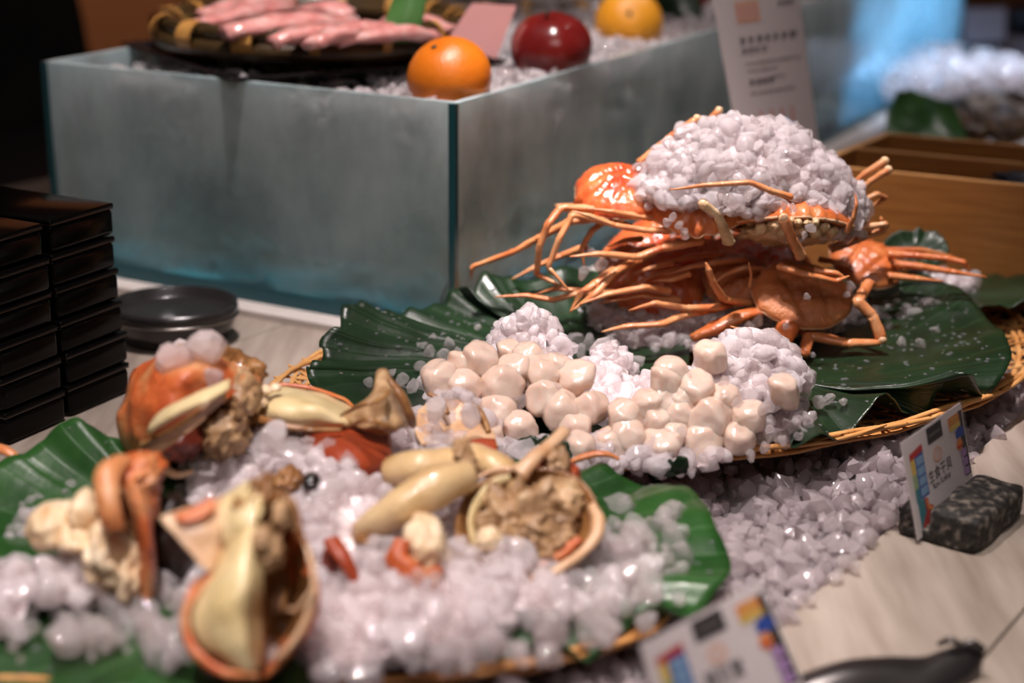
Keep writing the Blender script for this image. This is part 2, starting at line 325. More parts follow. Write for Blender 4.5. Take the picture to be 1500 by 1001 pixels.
def tube(P, R, n=10, flat=1.0, capped=True):
    P = np.asarray(P, float); R = np.asarray(R, float); m = len(P); V = []; Fc = []
    T = np.gradient(P, axis=0); T /= np.linalg.norm(T, axis=1, keepdims=True) + 1e-12
    up = np.array([0, 0, 1.0]) if abs(T[0][2]) < .9 else np.array([1.0, 0, 0])
    a = np.cross(T[0], up); a /= np.linalg.norm(a)
    for i in range(m):
        a = a - T[i] * (a @ T[i]); a /= np.linalg.norm(a) + 1e-12; b = np.cross(T[i], a)
        for k in range(n):
            th = 2 * math.pi * k / n; V.append(P[i] + R[i] * (a * math.cos(th) + b * math.sin(th) * flat))
    for i in range(m - 1):
        for k in range(n): Fc.append((i * n + k, i * n + (k + 1) % n, (i + 1) * n + (k + 1) % n, (i + 1) * n + k))
    if capped: Fc.append(tuple(range(n))[::-1]); Fc.append(tuple(range((m - 1) * n, m * n)))
    return np.array(V), Fc
def seg_path(P, R):
    """jointed limb: straight segments, swollen and pinched at each joint"""
    P = np.asarray(P, float); out, rad = [], []
    for i in range(len(P) - 1):
        r0, r1 = R[i], R[i + 1]; last = i == len(P) - 2
        for t, k in ((0.0, .80), (.06, 1.06), (.16, .92), (.5, 1.0), (.84, .90), (.94, 1.04)) if not last else ((0, .80), (.06, 1.05), (.2, .95), (.55, .95), (.85, .9), (1, .8)):
            out.append(P[i] * (1 - t) + P[i + 1] * t); rad.append((r0 * (1 - t) + r1 * t) * k)
    return np.array(out), np.array(rad)
_ico = {}
def ico(sub):
    if sub not in _ico:
        bm = bmesh.new(); bmesh.ops.create_icosphere(bm, subdivisions=sub, radius=1); bm.verts.ensure_lookup_table()
        _ico[sub] = (np.array([v.co[:] for v in bm.verts]), np.array([[v.index for v in f.verts] for f in bm.faces])); bm.free()
    return _ico[sub]
def rotm(ax=0, ay=0, az=0):
    return np.array(Matrix.Rotation(az, 3, 'Z') @ Matrix.Rotation(ay, 3, 'Y') @ Matrix.Rotation(ax, 3, 'X'))
def blob(c, r, rot=(0, 0, 0), amp=0, scale=3, seed=0, sub=4, power=1.0):
    V, Fc = ico(sub); V = V.copy()
    if power != 1: V = np.sign(V) * np.abs(V) ** power
    if amp:
        V = np.array([p * (1 + amp * nz3(p, scale, seed)) for p in V])
    V = (V * np.array(r)) @ rotm(*rot).T + np.array(c); return V, Fc
def px(n, Yd): return n / F_PX * (Yd / math.cos(PITCH))     # metres that span n pixels at depth Yd

# ---- ice chips
def chip_proto(sub, planes=7, seed=0):
    r = np.random.default_rng(seed); V, Fc = ico(sub); V = V * np.array([1, r.uniform(.65, 1), r.uniform(.55, .9)])
    for _ in range(planes):
        n = r.normal(size=3); n /= np.linalg.norm(n); d = r.uniform(.42, .74); h = V @ n; over = np.clip(h - d, 0, None); V = V - over[:, None] * n * .985
    return V, Fc
PROTO = {s: [chip_proto(s, 9, 11 + k) for k in range(9)] for s in (1, 2)}
def rand_rots(n):
    q = rng.normal(size=(n, 4)); q /= np.linalg.norm(q, axis=1, keepdims=True); w_, x, y, z = q.T
    return np.stack([1 - 2 * (y * y + z * z), 2 * (x * y - z * w_), 2 * (x * z + y * w_), 2 * (x * y + z * w_), 1 - 2 * (x * x + z * z), 2 * (y * z - x * w_), 2 * (x * z - y * w_), 2 * (y * z + x * w_), 1 - 2 * (x * x + y * y)], 1).reshape(n, 3, 3)
def chips_obj(name, pts, size, mat, sub=1, label=None, core=None, parent=None):
    pts = np.asarray(pts); n = len(pts); sz = size * np.clip(rng.lognormal(-.05, .32, n), .45, 1.75); R = rand_rots(n); kind = rng.integers(0, 9, n)
    Vs, Fs, off = [], [], 0
    for k in range(9):
        ix = np.where(kind == k)[0]
        if not len(ix): continue
        V, Fc = PROTO[sub][k]
        W = np.einsum('nij,vj->nvi', R[ix], V) * sz[ix, None, None] + pts[ix, None, :]
        Fk = (Fc[None] + (np.arange(len(ix)) * len(V))[:, None, None] + off).reshape(-1, 3); off += len(ix) * len(V)
        Vs.append(W.reshape(-1, 3)); Fs.append(Fk)
    V = np.vstack(Vs); Fc = np.vstack(Fs); nchip = len(Fc); ncv = off
    if core is not None:
        cV, cF = core; cF = [[*f] for f in cF]; V = np.vstack([V, cV])
    me = bpy.data.meshes.new(name); org = np.array([*V[:, :2].mean(0), V[:, 2].min()]); mi = np.concatenate([np.repeat((rng.random((kind == k).sum()) < .22).astype(int), len(PROTO[sub][k][1])) for k in range(9)])
    if core is None:
        me.vertices.add(len(V)); me.vertices.foreach_set('co', (V - org).ravel()); me.loops.add(nchip * 3); me.loops.foreach_set('vertex_index', Fc.ravel().astype(np.int32))
        me.polygons.add(nchip); me.polygons.foreach_set('loop_start', np.arange(0, nchip * 3, 3, dtype=np.int32)); me.update(calc_edges=True)
        me.materials.append(mat); me.materials.append(M['ice_clear'] if mat != M['ice_bed'] else mat); me.polygons.foreach_set('material_index', mi.astype(np.int32))
    else:
        me.from_pydata((V - org).tolist(), [], Fc.tolist() + [[i + ncv for i in f] for f in cF]); me.materials.append(mat); me.materials.append(M['ice_clear'] if mat != M['ice_bed'] else mat); me.materials.append(M['ice_core'] if mat != M['ice_bed'] else mat)
        me.polygons.foreach_set('material_index', mi.tolist() + [2] * len(cF))
    me.polygons.foreach_set('use_smooth', [True] * len(me.polygons)); me.update(); me.set_sharp_from_angle(angle=math.radians(48))
    o = bpy.data.objects.new(name, me); COL.objects.link(o); o.location = org; o['kind'] = 'stuff'
    if label: o['label'] = label; o['category'] = 'ice'
    return o
def inside(poly, x, y):
    c = np.zeros(len(x), bool); n = len(poly)
    for i in range(n):
        (x1, y1), (x2, y2) = poly[i], poly[(i + 1) % n]
        k = ((y1 > y) != (y2 > y)); c ^= k & (x < (x2 - x1) * (y - y1) / (y2 - y1 + 1e-15) + x1)
    return c
def scatter(poly, n):
    poly = np.array(poly)[:, :2]; lo, hi = poly.min(0), poly.max(0); out = []
    while sum(map(len, out)) < n:
        p = rng.uniform(lo, hi, (n, 2)); out.append(p[inside(poly, p[:, 0], p[:, 1])])
    return np.vstack(out)[:n]
_vn = np.random.default_rng(3).uniform(-1, 1, (64, 64))
def vnoise(x, y, s):
    x = np.asarray(x) * s; y = np.asarray(y) * s; i = np.floor(x).astype(int); j = np.floor(y).astype(int); u = x - i; v = y - j
    u = u * u * (3 - 2 * u); v = v * v * (3 - 2 * v); g = lambda a, b: _vn[a % 64, b % 64]
    return (g(i, j) * (1 - u) + g(i + 1, j) * u) * (1 - v) + (g(i, j + 1) * (1 - u) + g(i + 1, j + 1) * u) * v
def field_core(poly, hfun, step, drop):
    """a closed-looking lump below the chips so no gap shows through"""
    poly = np.array(poly)[:, :2]; lo, hi = poly.min(0), poly.max(0); xs = np.arange(lo[0], hi[0] + step, step); ys = np.arange(lo[1], hi[1] + step, step)
    X, Yg = np.meshgrid(xs, ys); ins = inside(poly, X.ravel(), Yg.ravel()).reshape(X.shape); Z = hfun(X, Yg) - drop
    V = np.stack([X, Yg, Z], 2).reshape(-1, 3); nx = len(xs); Fc = []
    for j in range(len(ys) - 1):
        for i in range(nx - 1):
            if ins[j, i] and ins[j + 1, i] and ins[j, i + 1] and ins[j + 1, i + 1]:
                a = j * nx + i; Fc.append((a, a + 1, a + nx + 1, a + nx))
    used = sorted({i for f in Fc for i in f}); mp = {u: k for k, u in enumerate(used)}
    return V[used], [[mp[i] for i in f] for f in Fc]
def ice_field(name, poly, hfun, n, size, mat, label, sub=1, drop=None, jit=None, core=True):
    p = scatter(poly, n); jit = size * .7 if jit is None else jit
    z = hfun(p[:, 0], p[:, 1]) + rng.uniform(-jit, jit * .7, n)
    c = field_core(poly, hfun, size * 1.3, size * .5 if drop is None else drop) if core else None
    return chips_obj(name, np.column_stack([p, z]), size, mat, sub, label, c)

LOOSE = []
def loose_mesh():
    if not LOOSE:
        for k in range(6):
            V, Fc = PROTO[2][k]; me = bpy.data.meshes.new('ice_chunk'); me.from_pydata(V.tolist(), [], Fc.tolist())
            me.materials.append(M['ice_clear']); LOOSE.append(me)
    return random.choice(LOOSE)
def chunk(p, r, label, group, mat=None):
    o = bpy.data.objects.new('ice_chunk', loose_mesh()); COL.objects.link(o); o.location = [float(v) for v in p]
    s = r * random.uniform(.8, 1.2); o.scale = (s, s, s); o.rotation_euler = (random.uniform(0, 6), random.uniform(0, 6), random.uniform(0, 6))
    if mat is not None: o.material_slots[0].link = 'OBJECT'; o.material_slots[0].material = mat
    return tag(o, label, 'ice', group)

# ------------------------------------------------------------------ text
def text_mesh(body, size):
    cu = bpy.data.curves.new('t', 'FONT'); cu.body = body; cu.size = size; cu.align_x = 'CENTER'; cu.align_y = 'CENTER'; cu.resolution_u = 2
    o = bpy.data.objects.new('t', cu); COL.objects.link(o); dg = bpy.context.evaluated_depsgraph_get(); me = o.evaluated_get(dg).to_mesh()
    V = np.array([v.co[:] for v in me.vertices]).reshape(-1, 3); Fc = [tuple(p.vertices) for p in me.polygons]
    o.evaluated_get(dg).to_mesh_clear(); bpy.data.objects.remove(o); bpy.data.curves.remove(cu); return V, Fc

# ================================================================== setting
PA = np.array([.167, .88]); PD = np.array([.569, .823]); PD /= np.linalg.norm(PD); PN = np.array([-PD[1], PD[0]])
PITW = .30
def pit(t, s, z=0): p = PA + PD * t + PN * s; return np.array([p[0], p[1], z])

fl = MB().add(*box8([(-3, -1, -.92), (4, -1, -.92), (4, 5.2, -.92), (-3, 5.2, -.92), (-3, -1, -.9), (4, -1, -.9), (4, 5.2, -.9), (-3, 5.2, -.9)])).build('floor', M['dark'], smooth=False)
tag(fl, 'dark floor of the dim dining room', kind='structure')
wl = MB().add(*box8([(-3, 4.6, -.9), (4, 4.6, -.9), (4, 4.7, -.9), (-3, 4.7, -.9), (-3, 4.6, 2.6), (4, 4.6, 2.6), (4, 4.7, 2.6), (-3, 4.7, 2.6)])).build('wall_back', M['wall'], smooth=False)
tag(wl, 'plain brown wall far behind the glass ice tank', kind='structure')

# counter: pale planks on both sides of a long sunken ice well
ct = thing('serving_counter', 'pale wooden serving counter with a long sunken well of ice', 'counter', (.0, 1.4, -.06))
def plank(s0, s1, t0, t1):
    g = .0007
    q = [pit(t0, s0 - g), pit(t1, s0 - g), pit(t1, s1 + g), pit(t0, s1 + g)]
    MB_ = MB().add(*box8([[p[0], p[1], -.022] for p in q] + [[p[0], p[1], 0] for p in q]))
    bevel(MB_.build('plank', M['wood'], ct, smooth=False), .0012, 2)
for k in range(6):
    plank(-.115 * k, -.115 * (k + 1), -.45 + .03 * (k % 3), 2.6)
for k in range(9):
    plank(PITW + .115 * (k + 1), PITW + .115 * k, -.8, 2.6)
q = [pit(-.5, 0), pit(2.6, 0), pit(2.6, PITW), pit(-.5, PITW)]
well = MB()
well.add([[*pit(-.5, 0)[:2], -.05], [*pit(2.6, 0)[:2], -.05], [*pit(2.6, PITW)[:2], -.05], [*pit(-.5, PITW)[:2], -.05]], [(0, 1, 2, 3)])
for a, b in ((0, 1), (1, 2), (2, 3), (3, 0)):
    p0, p1 = q[a], q[b]; well.add([[p0[0], p0[1], -.05], [p1[0], p1[1], -.05], [p1[0], p1[1], -.002], [p0[0], p0[1], -.002]], [(0, 1, 2, 3)])
well.build('well_liner', M['black_plate'], ct, smooth=False)
body = MB().add(*box8([(-1.3, .3, -.9), (1.6, .3, -.9), (1.9, 3.2, -.9), (-1.3, 3.2, -.9), (-1.3, .3, -.055), (1.6, .3, -.055), (1.9, 3.2, -.055), (-1.3, 3.2, -.055)]))
body.build('counter_body', M['dark'], ct, smooth=False)

def bed_h(x, y): return -.001 + .010 * vnoise(x, y, 14) + .006 * vnoise(x + 5, y, 40)
ice_field('crushed_ice', [pit(-.20, -.003), pit(.62, -.003), pit(.62, PITW - .01), pit(-.20, PITW - .01)][:], bed_h, 3200, .0090, M['ice_bed'], 'bed of crushed ice in the well beside the wooden counter', 1)
ice_field('crushed_ice', [pit(1.25, .006), pit(2.4, .006), pit(2.4, PITW - .01), pit(1.25, PITW - .01)], lambda x, y: .012 + bed_h(x, y), 1500, .011, M['ice_dull'], 'far ice bed under the oysters beyond the bamboo box', 1)

# ================================================================== glass ice tank
tank = thing('ice_tank', 'long frosted glass tank packed with ice beneath bamboo trays and fruit', 'tank', tk(TLA / 2, TLB / 2, 0))
GT = .007
def tbox(a0, a1, b0, b1, z0, z1): return box8([tk(a0, b0, z0), tk(a1, b0, z0), tk(a1, b1, z0), tk(a0, b1, z0), tk(a0, b0, z1), tk(a1, b0, z1), tk(a1, b1, z1), tk(a0, b1, z1)])
MB().add(*tbox(-.028, TLA + .02, -.028, TLB + .02, 0, .007)).build('base_board', M['white_board'], tank, smooth=False)
Z0 = .007
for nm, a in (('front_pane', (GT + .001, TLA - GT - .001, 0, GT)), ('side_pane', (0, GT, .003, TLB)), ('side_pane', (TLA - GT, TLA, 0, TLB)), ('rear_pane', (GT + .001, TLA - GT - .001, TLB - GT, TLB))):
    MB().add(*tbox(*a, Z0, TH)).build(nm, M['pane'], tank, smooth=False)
MB().add(*tbox(0, GT, -.0035, .002, Z0, TH)).build('corner_seam', M['seam'], tank, smooth=False)
MB().add(*tbox(TLA - .003, TLA + .004, -.002, .004, Z0, TH)).build('corner_seam', M['seam'], tank, smooth=False)
s = MB().add(*tbox(-.0012, TLA + .001, -.0012, -.0002, Z0, .022)).add(*tbox(-.0012, -.0002, 0, TLB, Z0, .022))
s.build('teal_base_strip', M['teal'], tank, smooth=False)
MB().add(*tbox(GT, TLA - GT, GT, TLB - GT, Z0, .011)).build('tank_floor', M['teal'], tank, smooth=False)
ed = MB()
for a in ((0, TLA, 0, GT), (0, GT, GT, TLB), (TLA - GT, TLA, GT, TLB)): ed.add(*tbox(*a, TH, TH + .0006))
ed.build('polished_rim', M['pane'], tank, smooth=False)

# packed ice: a lumpy block standing a finger's width behind the glass
def lump_wall(pfun, nu, nv):
    V = [];
    for i in range(nu):
        for j in range(nv):
            u, v = i / (nu - 1), j / (nv - 1); p, nrm = pfun(u, v)
            d = .010 * noise.fractal(Vector((p[0] * 13, p[1] * 13, p[2] * 20)), 1, 2, 4) + .004 * noise.noise(Vector((p[0] * 70, p[1] * 70, p[2] * 45)))
            V.append(p + nrm * (min(d, .004) - .003 - .006 * max(0, .25 - v)))
    Fc = [(i * nv + j, (i + 1) * nv + j, (i + 1) * nv + j + 1, i * nv + j + 1) for i in range(nu - 1) for j in range(nv - 1)]
    return V, Fc
IN = .0175; TOPZ = .196; ICE_B = 1.22
e3A = np.array([*EA, 0]); e3B = np.array([*EB, 0])
mb = MB()
mb.add(*lump_wall(lambda u, v: (tk(IN + (TLA - 2 * IN) * u, IN, .011 + (TOPZ - .011) * v), -e3B), 110, 50))
mb.add(*lump_wall(lambda u, v: (tk(IN, IN + (ICE_B - 2 * IN) * u, .011 + (TOPZ - .011) * v), -e3A), 260, 50))
mb.add(*lump_wall(lambda u, v: (tk(TLA - IN, IN + (ICE_B - 2 * IN) * u, .011 + (TOPZ - .011) * v), e3A), 120, 20))
mb.add(*lump_wall(lambda u, v: (tk(IN + (TLA - 2 * IN) * u, ICE_B - IN, .011 + (TOPZ - .011) * v), e3B), 40, 20))
mb.add([tk(IN - .004, IN - .004, TOPZ - .004), tk(TLA - IN + .004, IN - .004, TOPZ - .004), tk(TLA - IN + .004, ICE_B - IN, TOPZ - .004), tk(IN - .004, ICE_B - IN, TOPZ - .004)], [(0, 1, 2, 3)])
pk = mb.build('packed_ice', M['ice_mass']); tag(pk, 'packed block of frosty ice filling the glass tank', 'ice', kind='stuff')

def tank_top(x, y):
    return TOPZ + .012 + .010 * vnoise(x, y, 11) + .005 * vnoise(x, y + 3, 45)
m_ = .0125
ice_field('crushed_ice', [tk(m_, m_, 0), tk(TLA - m_, m_, 0), tk(TLA - m_, ICE_B, 0), tk(m_, ICE_B, 0)], tank_top, 5200, .0082, M['ice'], 'crushed ice heaped over the top of the glass tank', 1, core=False)
# a wall of chips just behind the glass near its upper edge
pts = []
for k in range(1700):
    u = random.random(); z = .207 - .05 * random.random() ** 1.5
    pts.append(tk(.012 + (TLA - .024) * u, .0145 + random.random() * .004, z) if k % 2 else tk(.0145 + random.random() * .004, .012 + u * 1.2, z))
chips_obj('crushed_ice', pts, .0070, M['ice'], 1, 'ice chips pressed against the inside of the tank glass')
# display LEDs in the gap behind the glass, along the tank floor
zl = math.atan2(EA[1], EA[0])
area('tank_led', tk(TLA / 2, .0115, .0135), (math.pi, 0, zl), .020, (.16, .62, .75), TLA - .04, .006)
area('tank_led', tk(.0115, TLB * .31, .0135), (math.pi, 0, math.atan2(EB[1], EB[0])), .030, (.15, .60, .80), TLB * .5, .006)
lamp_z = math.atan2(EB[1], EB[0])
ll = area('tank_lamp', tk(.24, 1.54, .115), (0, 0, 0), 3.2, (.22, .56, 1.0), .48, .14)     # the lit empty bay at the far end of the tank
ll.rotation_euler = Vector((-EA[0], -EA[1], -.12)).to_track_quat('-Z', 'Y').to_euler()

# ================================================================== things on the tank
# black square plate + round bamboo tray of pink meat
zp = .213
pl = thing('square_plate', 'black square plate on the ice under the round bamboo tray', 'plate', (-.2, 1.72, zp))
PC = np.array([-.185, 1.735]); ax = (onz(175, 65, zp + .01) - onz(745, 92, zp + .01))[:2]; hd = np.linalg.norm(ax) / 2
cpl = ((onz(175, 65, zp + .01) + onz(745, 92, zp + .01)) / 2)[:2]; ax /= np.linalg.norm(ax); ay = np.array([-ax[1], ax[0]])
def ring_sq(r, z): return [[*(cpl + ax * r), z], [*(cpl + ay * r * .92), z], [*(cpl - ax * r), z], [*(cpl - ay * r * .92), z]]
V = ring_sq(hd * .8, zp) + ring_sq(hd, zp + .011) + ring_sq(hd * .985, zp + .0135) + ring_sq(hd * .78, zp + .004)
Fc = [(0, 1, 2, 3)] + [(4 * a + i, 4 * a + (i + 1) % 4, 4 * a + 4 + (i + 1) % 4, 4 * a + 4 + i) for a in range(3) for i in range(4)] + [(12, 13, 14, 15)]
bevel(MB().add(V, Fc).build('plate_body', M['black_plate'], pl, smooth=False), .003)

TCx = ony(462, 50, 1.745); TR = .158; tz = zp + .011
tray = thing('bamboo_tray', 'round dark bamboo tray with cane bindings holding pink raw meat', 'tray', (TCx[0], TCx[1], tz))
def ringtube(c, R, z, r, n=64, flat=1.0):
    P = np.array([[c[0] + R * math.cos(t), c[1] + R * math.sin(t), z] for t in np.linspace(0, 2 * math.pi, n + 1)])
    return tube(P, np.full(n + 1, r), 10, flat, False)
t_ = MB(); nn = 40
t_.add(*blob((TCx[0], TCx[1], tz + .006), (TR * .97, TR * .97, .005), sub=3)); t_.build('tray_base', M['tray_bamboo'], tray)
r1 = MB().add(*ringtube(TCx, TR, tz + .030, .0085)); r1.add(*ringtube(TCx, TR + .004, tz + .014, .0105)); r1.add(*ringtube(TCx, TR - .007, tz + .022, .009)); r1.build('rim', M['tray_bamboo'], tray)
for k in range(15):
    a = 2 * math.pi * k / 15 + .22; wd = .011 if k in (9, 10) else .005
    ca, sa = math.cos(a), math.sin(a); b = MB(); cc = np.array([TCx[0] + ca * TR, TCx[1] + sa * TR, tz + .024])
    tg = np.array([-sa, ca, 0]); rd = np.array([ca, sa, 0]); P = []
    for q_ in range(17):
        th = 2 * math.pi * q_ / 16; P.append(cc + rd * math.cos(th) * .0185 + np.array([0, 0, 1]) * math.sin(th) * .0165)
    V = np.array([p + tg * wd * s for p in P for s in (-1, 1)]); V2 = np.array([cc + (p - cc) * .9 + tg * wd * s for p in P for s in (-1, 1)])
    b.add(V, [(2 * i, 2 * i + 1, 2 * i + 3, 2 * i + 2) for i in range(16)]); b.add(V2, [(2 * i, 2 * i + 2, 2 * i + 3, 2 * i + 1) for i in range(16)])
    b.build('cane_binding', M['binding'], tray)
# strips of meat
MEAT = [((285, 38), (470, 10), 24), ((320, 50), (520, 34), 26), ((390, 62), (540, 50), 22), ((455, 64), (585, 46), 21), ((500, 64), (640, 50), 18), ((300, 22), (430, 6), 22), ((560, 36), (668, 44), 18), ((440, 20), (520, 24), 24)]
for k, (p0, p1, wpx) in enumerate(MEAT):
    z = tz + .031 + .003 * (k % 2); P0, P1 = onz(*p0, z), onz(*p1, z); L = P1 - P0
    if np.linalg.norm(L) > .17: P1 = P0 + L * .17 / np.linalg.norm(L)
    pts = [P0 + (P1 - P0) * t + np.array([.004 * math.sin(5 * t + k), .006 * math.sin(3 * t + k * 2), .005 * math.sin(math.pi * t)]) for t in np.linspace(0, 1, 12)]
    rr = [px(wpx, 1.75) * (.35 + .65 * math.sin(math.pi * min(max(t, .05), .95)) ** .5) for t in np.linspace(0, 1, 12)]
    V, Fc = tube(pts, rr, 14, .55); V = rough_up(V, .0045, 55, k); V = rough_up(V, .0015, 160, k)
    o = MB().add(V, Fc).build('meat_strip', M['meat_pink'])
    tag(o, ['long pink meat strip at the back of the bamboo tray', 'pink meat strip crossing the middle of the bamboo tray', 'short pink meat strip at the near middle of the tray', 'pink meat strip just left of the cut leaf', 'thin pink meat strip running beneath the cut leaf',
            'pink meat strip in the back left of the tray', 'small pink meat strip right of the cut leaf', 'plump pink meat end at the back centre of the tray'][k], 'meat', 'pink meat in the bamboo tray')
# upright cut leaf in the tray
lf = sheet(Y([[(543, 64, 1.605), (576, 63, 1.60), (613, 60, 1.605)], [(562, 35, 1.61), (592, 30, 1.605), (620, 28, 1.61)], [(578, -10, 1.62), (602, -12, 1.615), (628, -14, 1.62)]]), 16, 12, .0012)
def uv_grid(o, nu, nv):
    me = o.data; uv = me.uv_layers.new(name='UVMap'); k = nu * nv
    for l in me.loops:
        i = l.vertex_index % k; uv.data[l.index].uv = ((i // nv) / nu, (i % nv) / nv * .3)
o = MB().add(*lf).build('cut_leaf', M['leaf_strip']); uv_grid(o, 16, 12); tag(o, 'pale green cut leaf standing upright in the bamboo tray', 'leaf')
# second tray behind, mostly out of frame
T2 = ony(800, -8, 2.35)
tr2 = thing('bamboo_tray', 'dark bamboo tray just beyond the pink card, cut off by the frame', 'tray', (T2[0], T2[1], .215))
MB().add(*ringtube(T2, .16, T2[2] - .006, .013)).add(*ringtube(T2, .165, T2[2] - .026, .013)).build('rim', M['tray_bamboo'], tr2)
MB().add(*blob((T2[0], T2[1], T2[2] - .030), (.16, .16, .012), sub=3)).build('tray_base', M['tray_bamboo'], tr2)
for a in (-2.6, -2.1, -1.75, -1.3, -.8):
    c = np.array([T2[0] + .16 * math.cos(a), T2[1] + .16 * math.sin(a), T2[2] - .016]); tg = np.array([-math.sin(a), math.cos(a), 0])
    MB().add(*tube([c - tg * .006, c + tg * .006], [.026, .026], 14)).build('cane_binding', M['binding'], tr2)
# pink price card leaning in the ice
cr_ = Y([[(650, 66, 1.63), (690, 76, 1.64), (727, 86, 1.65)], [(672, 34, 1.645), (706, 40, 1.655), (742, 46, 1.665)], [(692, 4, 1.66), (724, 6, 1.67), (757, 8, 1.68)]])
o = MB().add(*sheet(cr_, 6, 6, .0015)).build('price_card', M['card_pink'], smooth=False); tag(o, 'blank pink price card leaning behind the big orange', 'card')

# fruit
def fruit(name, label, cat, c, r, mat, squash=.95, dimple=.12, stem='dot', tilt=(0, 0, 0), dim2=.05, sx=1):
    t = thing(name, label, cat, (c[0], c[1], c[2] - r * squash)); V, Fc = ico(5); V = V.copy()
    th = np.hypot(V[:, 0], V[:, 1]); top = V[:, 2] > 0
    d = np.where(top, dimple * np.exp(-(th / .28) ** 2), dim2 * np.exp(-(th / .3) ** 2)); V = V * (1 - d[:, None]); V[:, 2] *= squash; V[:, 0] *= sx
    if name == 'red_fruit': V[:, :2] *= (1 + .10 * V[:, 2:3] - .06 * V[:, 2:3] ** 2); V *= (1 + .022 * np.cos(5 * np.arctan2(V[:, 1], V[:, 0])) * (th))[:, None]
    Rm = rotm(*tilt); W = (V * r) @ Rm.T + c; MB().add(W, Fc).build('peel' if 'orange' in name else 'skin', mat, t)
    top_p = Rm @ np.array([0, 0, r * squash * (1 - dimple)]) + c; n = Rm @ np.array([0, 0, 1.0])
    sm = MB()
    if stem == 'dot': sm.add(*blob(top_p + n * .0005, (r * .075, r * .075, r * .035), tilt, .2, 3, 1, 2))
    else: sm.add(*tube([top_p - n * r * .05, top_p + n * r * .08, top_p + n * r * .16 + np.array([.002, 0, 0])], [r * .05, r * .04, r * .055], 8))
    sm.build('stem', M['stem'], t)
fruit('orange', 'large deep orange sitting at the near corner of the tank', 'orange', ony(658, 114, 1.478), .0392, M['orange'], .93, .07, 'dot', (.35, -.42, 0))
fruit('red_fruit', 'dark red round fruit on the tank ice between two oranges', 'fruit', ony(807, 74, 1.66), .0420, M['apple'], .92, .10, 'twig', (.25, -.15, 0))
fruit('orange', 'yellower orange with a dark stem scar, right of the red fruit', 'orange', ony(921, 34, 1.95), .0405, M['orange_yellow'], .96, .05, 'dot', (1.15, -.12, 0))
fruit('red_fruit', 'bright red fruit half hidden behind the tall menu card', 'fruit', ony(1052, 22, 2.32), .040, M['apple'], .95, .1, 'twig', (.1, 0, 0))

# ================================================================== background behind the tank
cu = MB().add(*sheet([[(-1.9, 2.75, -.9), (-1.45, 2.85, -.9), (-1.0, 2.75, -.9), (-.72, 2.82, -.9)], [(-1.9, 2.75, .1), (-1.45, 2.8, .1), (-1.0, 2.72, .1), (-.735, 2.8, .1)], [(-1.9, 2.75, .30), (-1.45, 2.82, .30), (-1.05, 2.75, .30), (-.80, 2.8, .30)], [(-1.9, 2.75, 1.4), (-1.45, 2.82, 1.4), (-1.2, 2.72, 1.4), (-1.12, 2.8, 1.4)]], 30, 40, .02, .02, 6)).build('hanging_cloth', M['curtain'])
tag(cu, 'black patterned cloth hanging behind the left end of the tank', 'curtain')
# ================================================================== tall menu card in an acrylic stand
def quad_map(c00, c10, c11, c01):
    c00, c10, c11, c01 = map(np.array, (c00, c10, c11, c01))
    n = np.cross(c10 - c00, c01 - c00); n /= np.linalg.norm(n)
    if n @ (EYE - c00) < 0: n = -n
    dv = c11 - EYE; c11 = EYE + dv * (((c00 - EYE) @ n) / (dv @ n))      # keep the card flat
    return (lambda u, v, h=0: (c00 * (1 - u) * (1 - v) + c10 * u * (1 - v) + c11 * u * v + c01 * (1 - u) * v) + n * h), n
def slab(qm, u0, u1, v0, v1, h0, h1, n=1):
    return box8([qm(u0, v0, h0), qm(u1, v0, h0), qm(u1, v1, h0), qm(u0, v1, h0), qm(u0, v0, h1), qm(u1, v0, h1), qm(u1, v1, h1), qm(u0, v1, h1)])
def poly_print(qm, pts, h): return [qm(u, v, h) for u, v in pts], [tuple(range(len(pts)))]

b0 = ony(1083, 215, 1.66)
mc = thing('menu_card', 'tall white menu card with orange emblem standing behind the crab heap', 'menu', onz(1140, 300, .02))
qm, n_ = quad_map(ony(1092, 262, 1.62), ony(1204, 243, 1.72), ony(1158, -95, 1.74), ony(1030, -80, 1.64))
MB().add(*slab(qm, 0, 1, 0, 1, -.001, 0)).build('paper', M['card'], mc, smooth=False)
MB().add(*slab(qm, -.02, 1.02, -.16, 1.0, .0008, .0022)).build('acrylic_cover', M['acrylic'], mc, smooth=False)
MB().add(*slab(qm, -.02, 1.02, -.20, -.15, -.03, .03)).build('stand_foot', M['acrylic'], mc, smooth=False)
pr = MB()
def pr_rect(u0, u1, v0, v1, mi, h=.0003): pr.add(*poly_print(qm, [(u0, v0), (u1, v0), (u1, v1), (u0, v1)], h), mi)
V0 = lambda y: 1 - (y + 88) / 345.0
pr_rect(.22, .50, V0(30), V0(-2), 0)
for k in range(4): pr_rect(.24 + .065 * k, .275 + .065 * k, V0(24), V0(4), 2, .0005)
r_ = random.Random(4)
def wordline(y, hgt, u0, u1, step, mi=1):
    u = u0
    while u < u1:
        wd = step * r_.uniform(.5, .9); pr_rect(u, u + wd * .45, V0(y + hgt * .5), V0(y - hgt * .5), mi); pr_rect(u + wd * .5, u + wd, V0(y + hgt * .2), V0(y - hgt * .45), mi); u += step
wordline(56, 13, .22, .86, .10); wordline(71, 10, .22, .48, .08); wordline(90, 4, .24, .9, .04, 3); wordline(101, 4, .25, .6, .04, 3)
wordline(118, 11, .25, .50, .08); wordline(114, 5, .5, .68, .04, 3); wordline(134, 5, .24, .78, .04)
wordline(8, 10, .74, .92, .07, 3)
for k in range(4): pr_rect(.30 + .13 * k, .34 + .13 * k, V0(182), V0(160), 2)
pr.build('printed_text', [M['ink_peach'], M['ink_grey'], M['card_pink'], M['ink_grey']], mc, smooth=False)

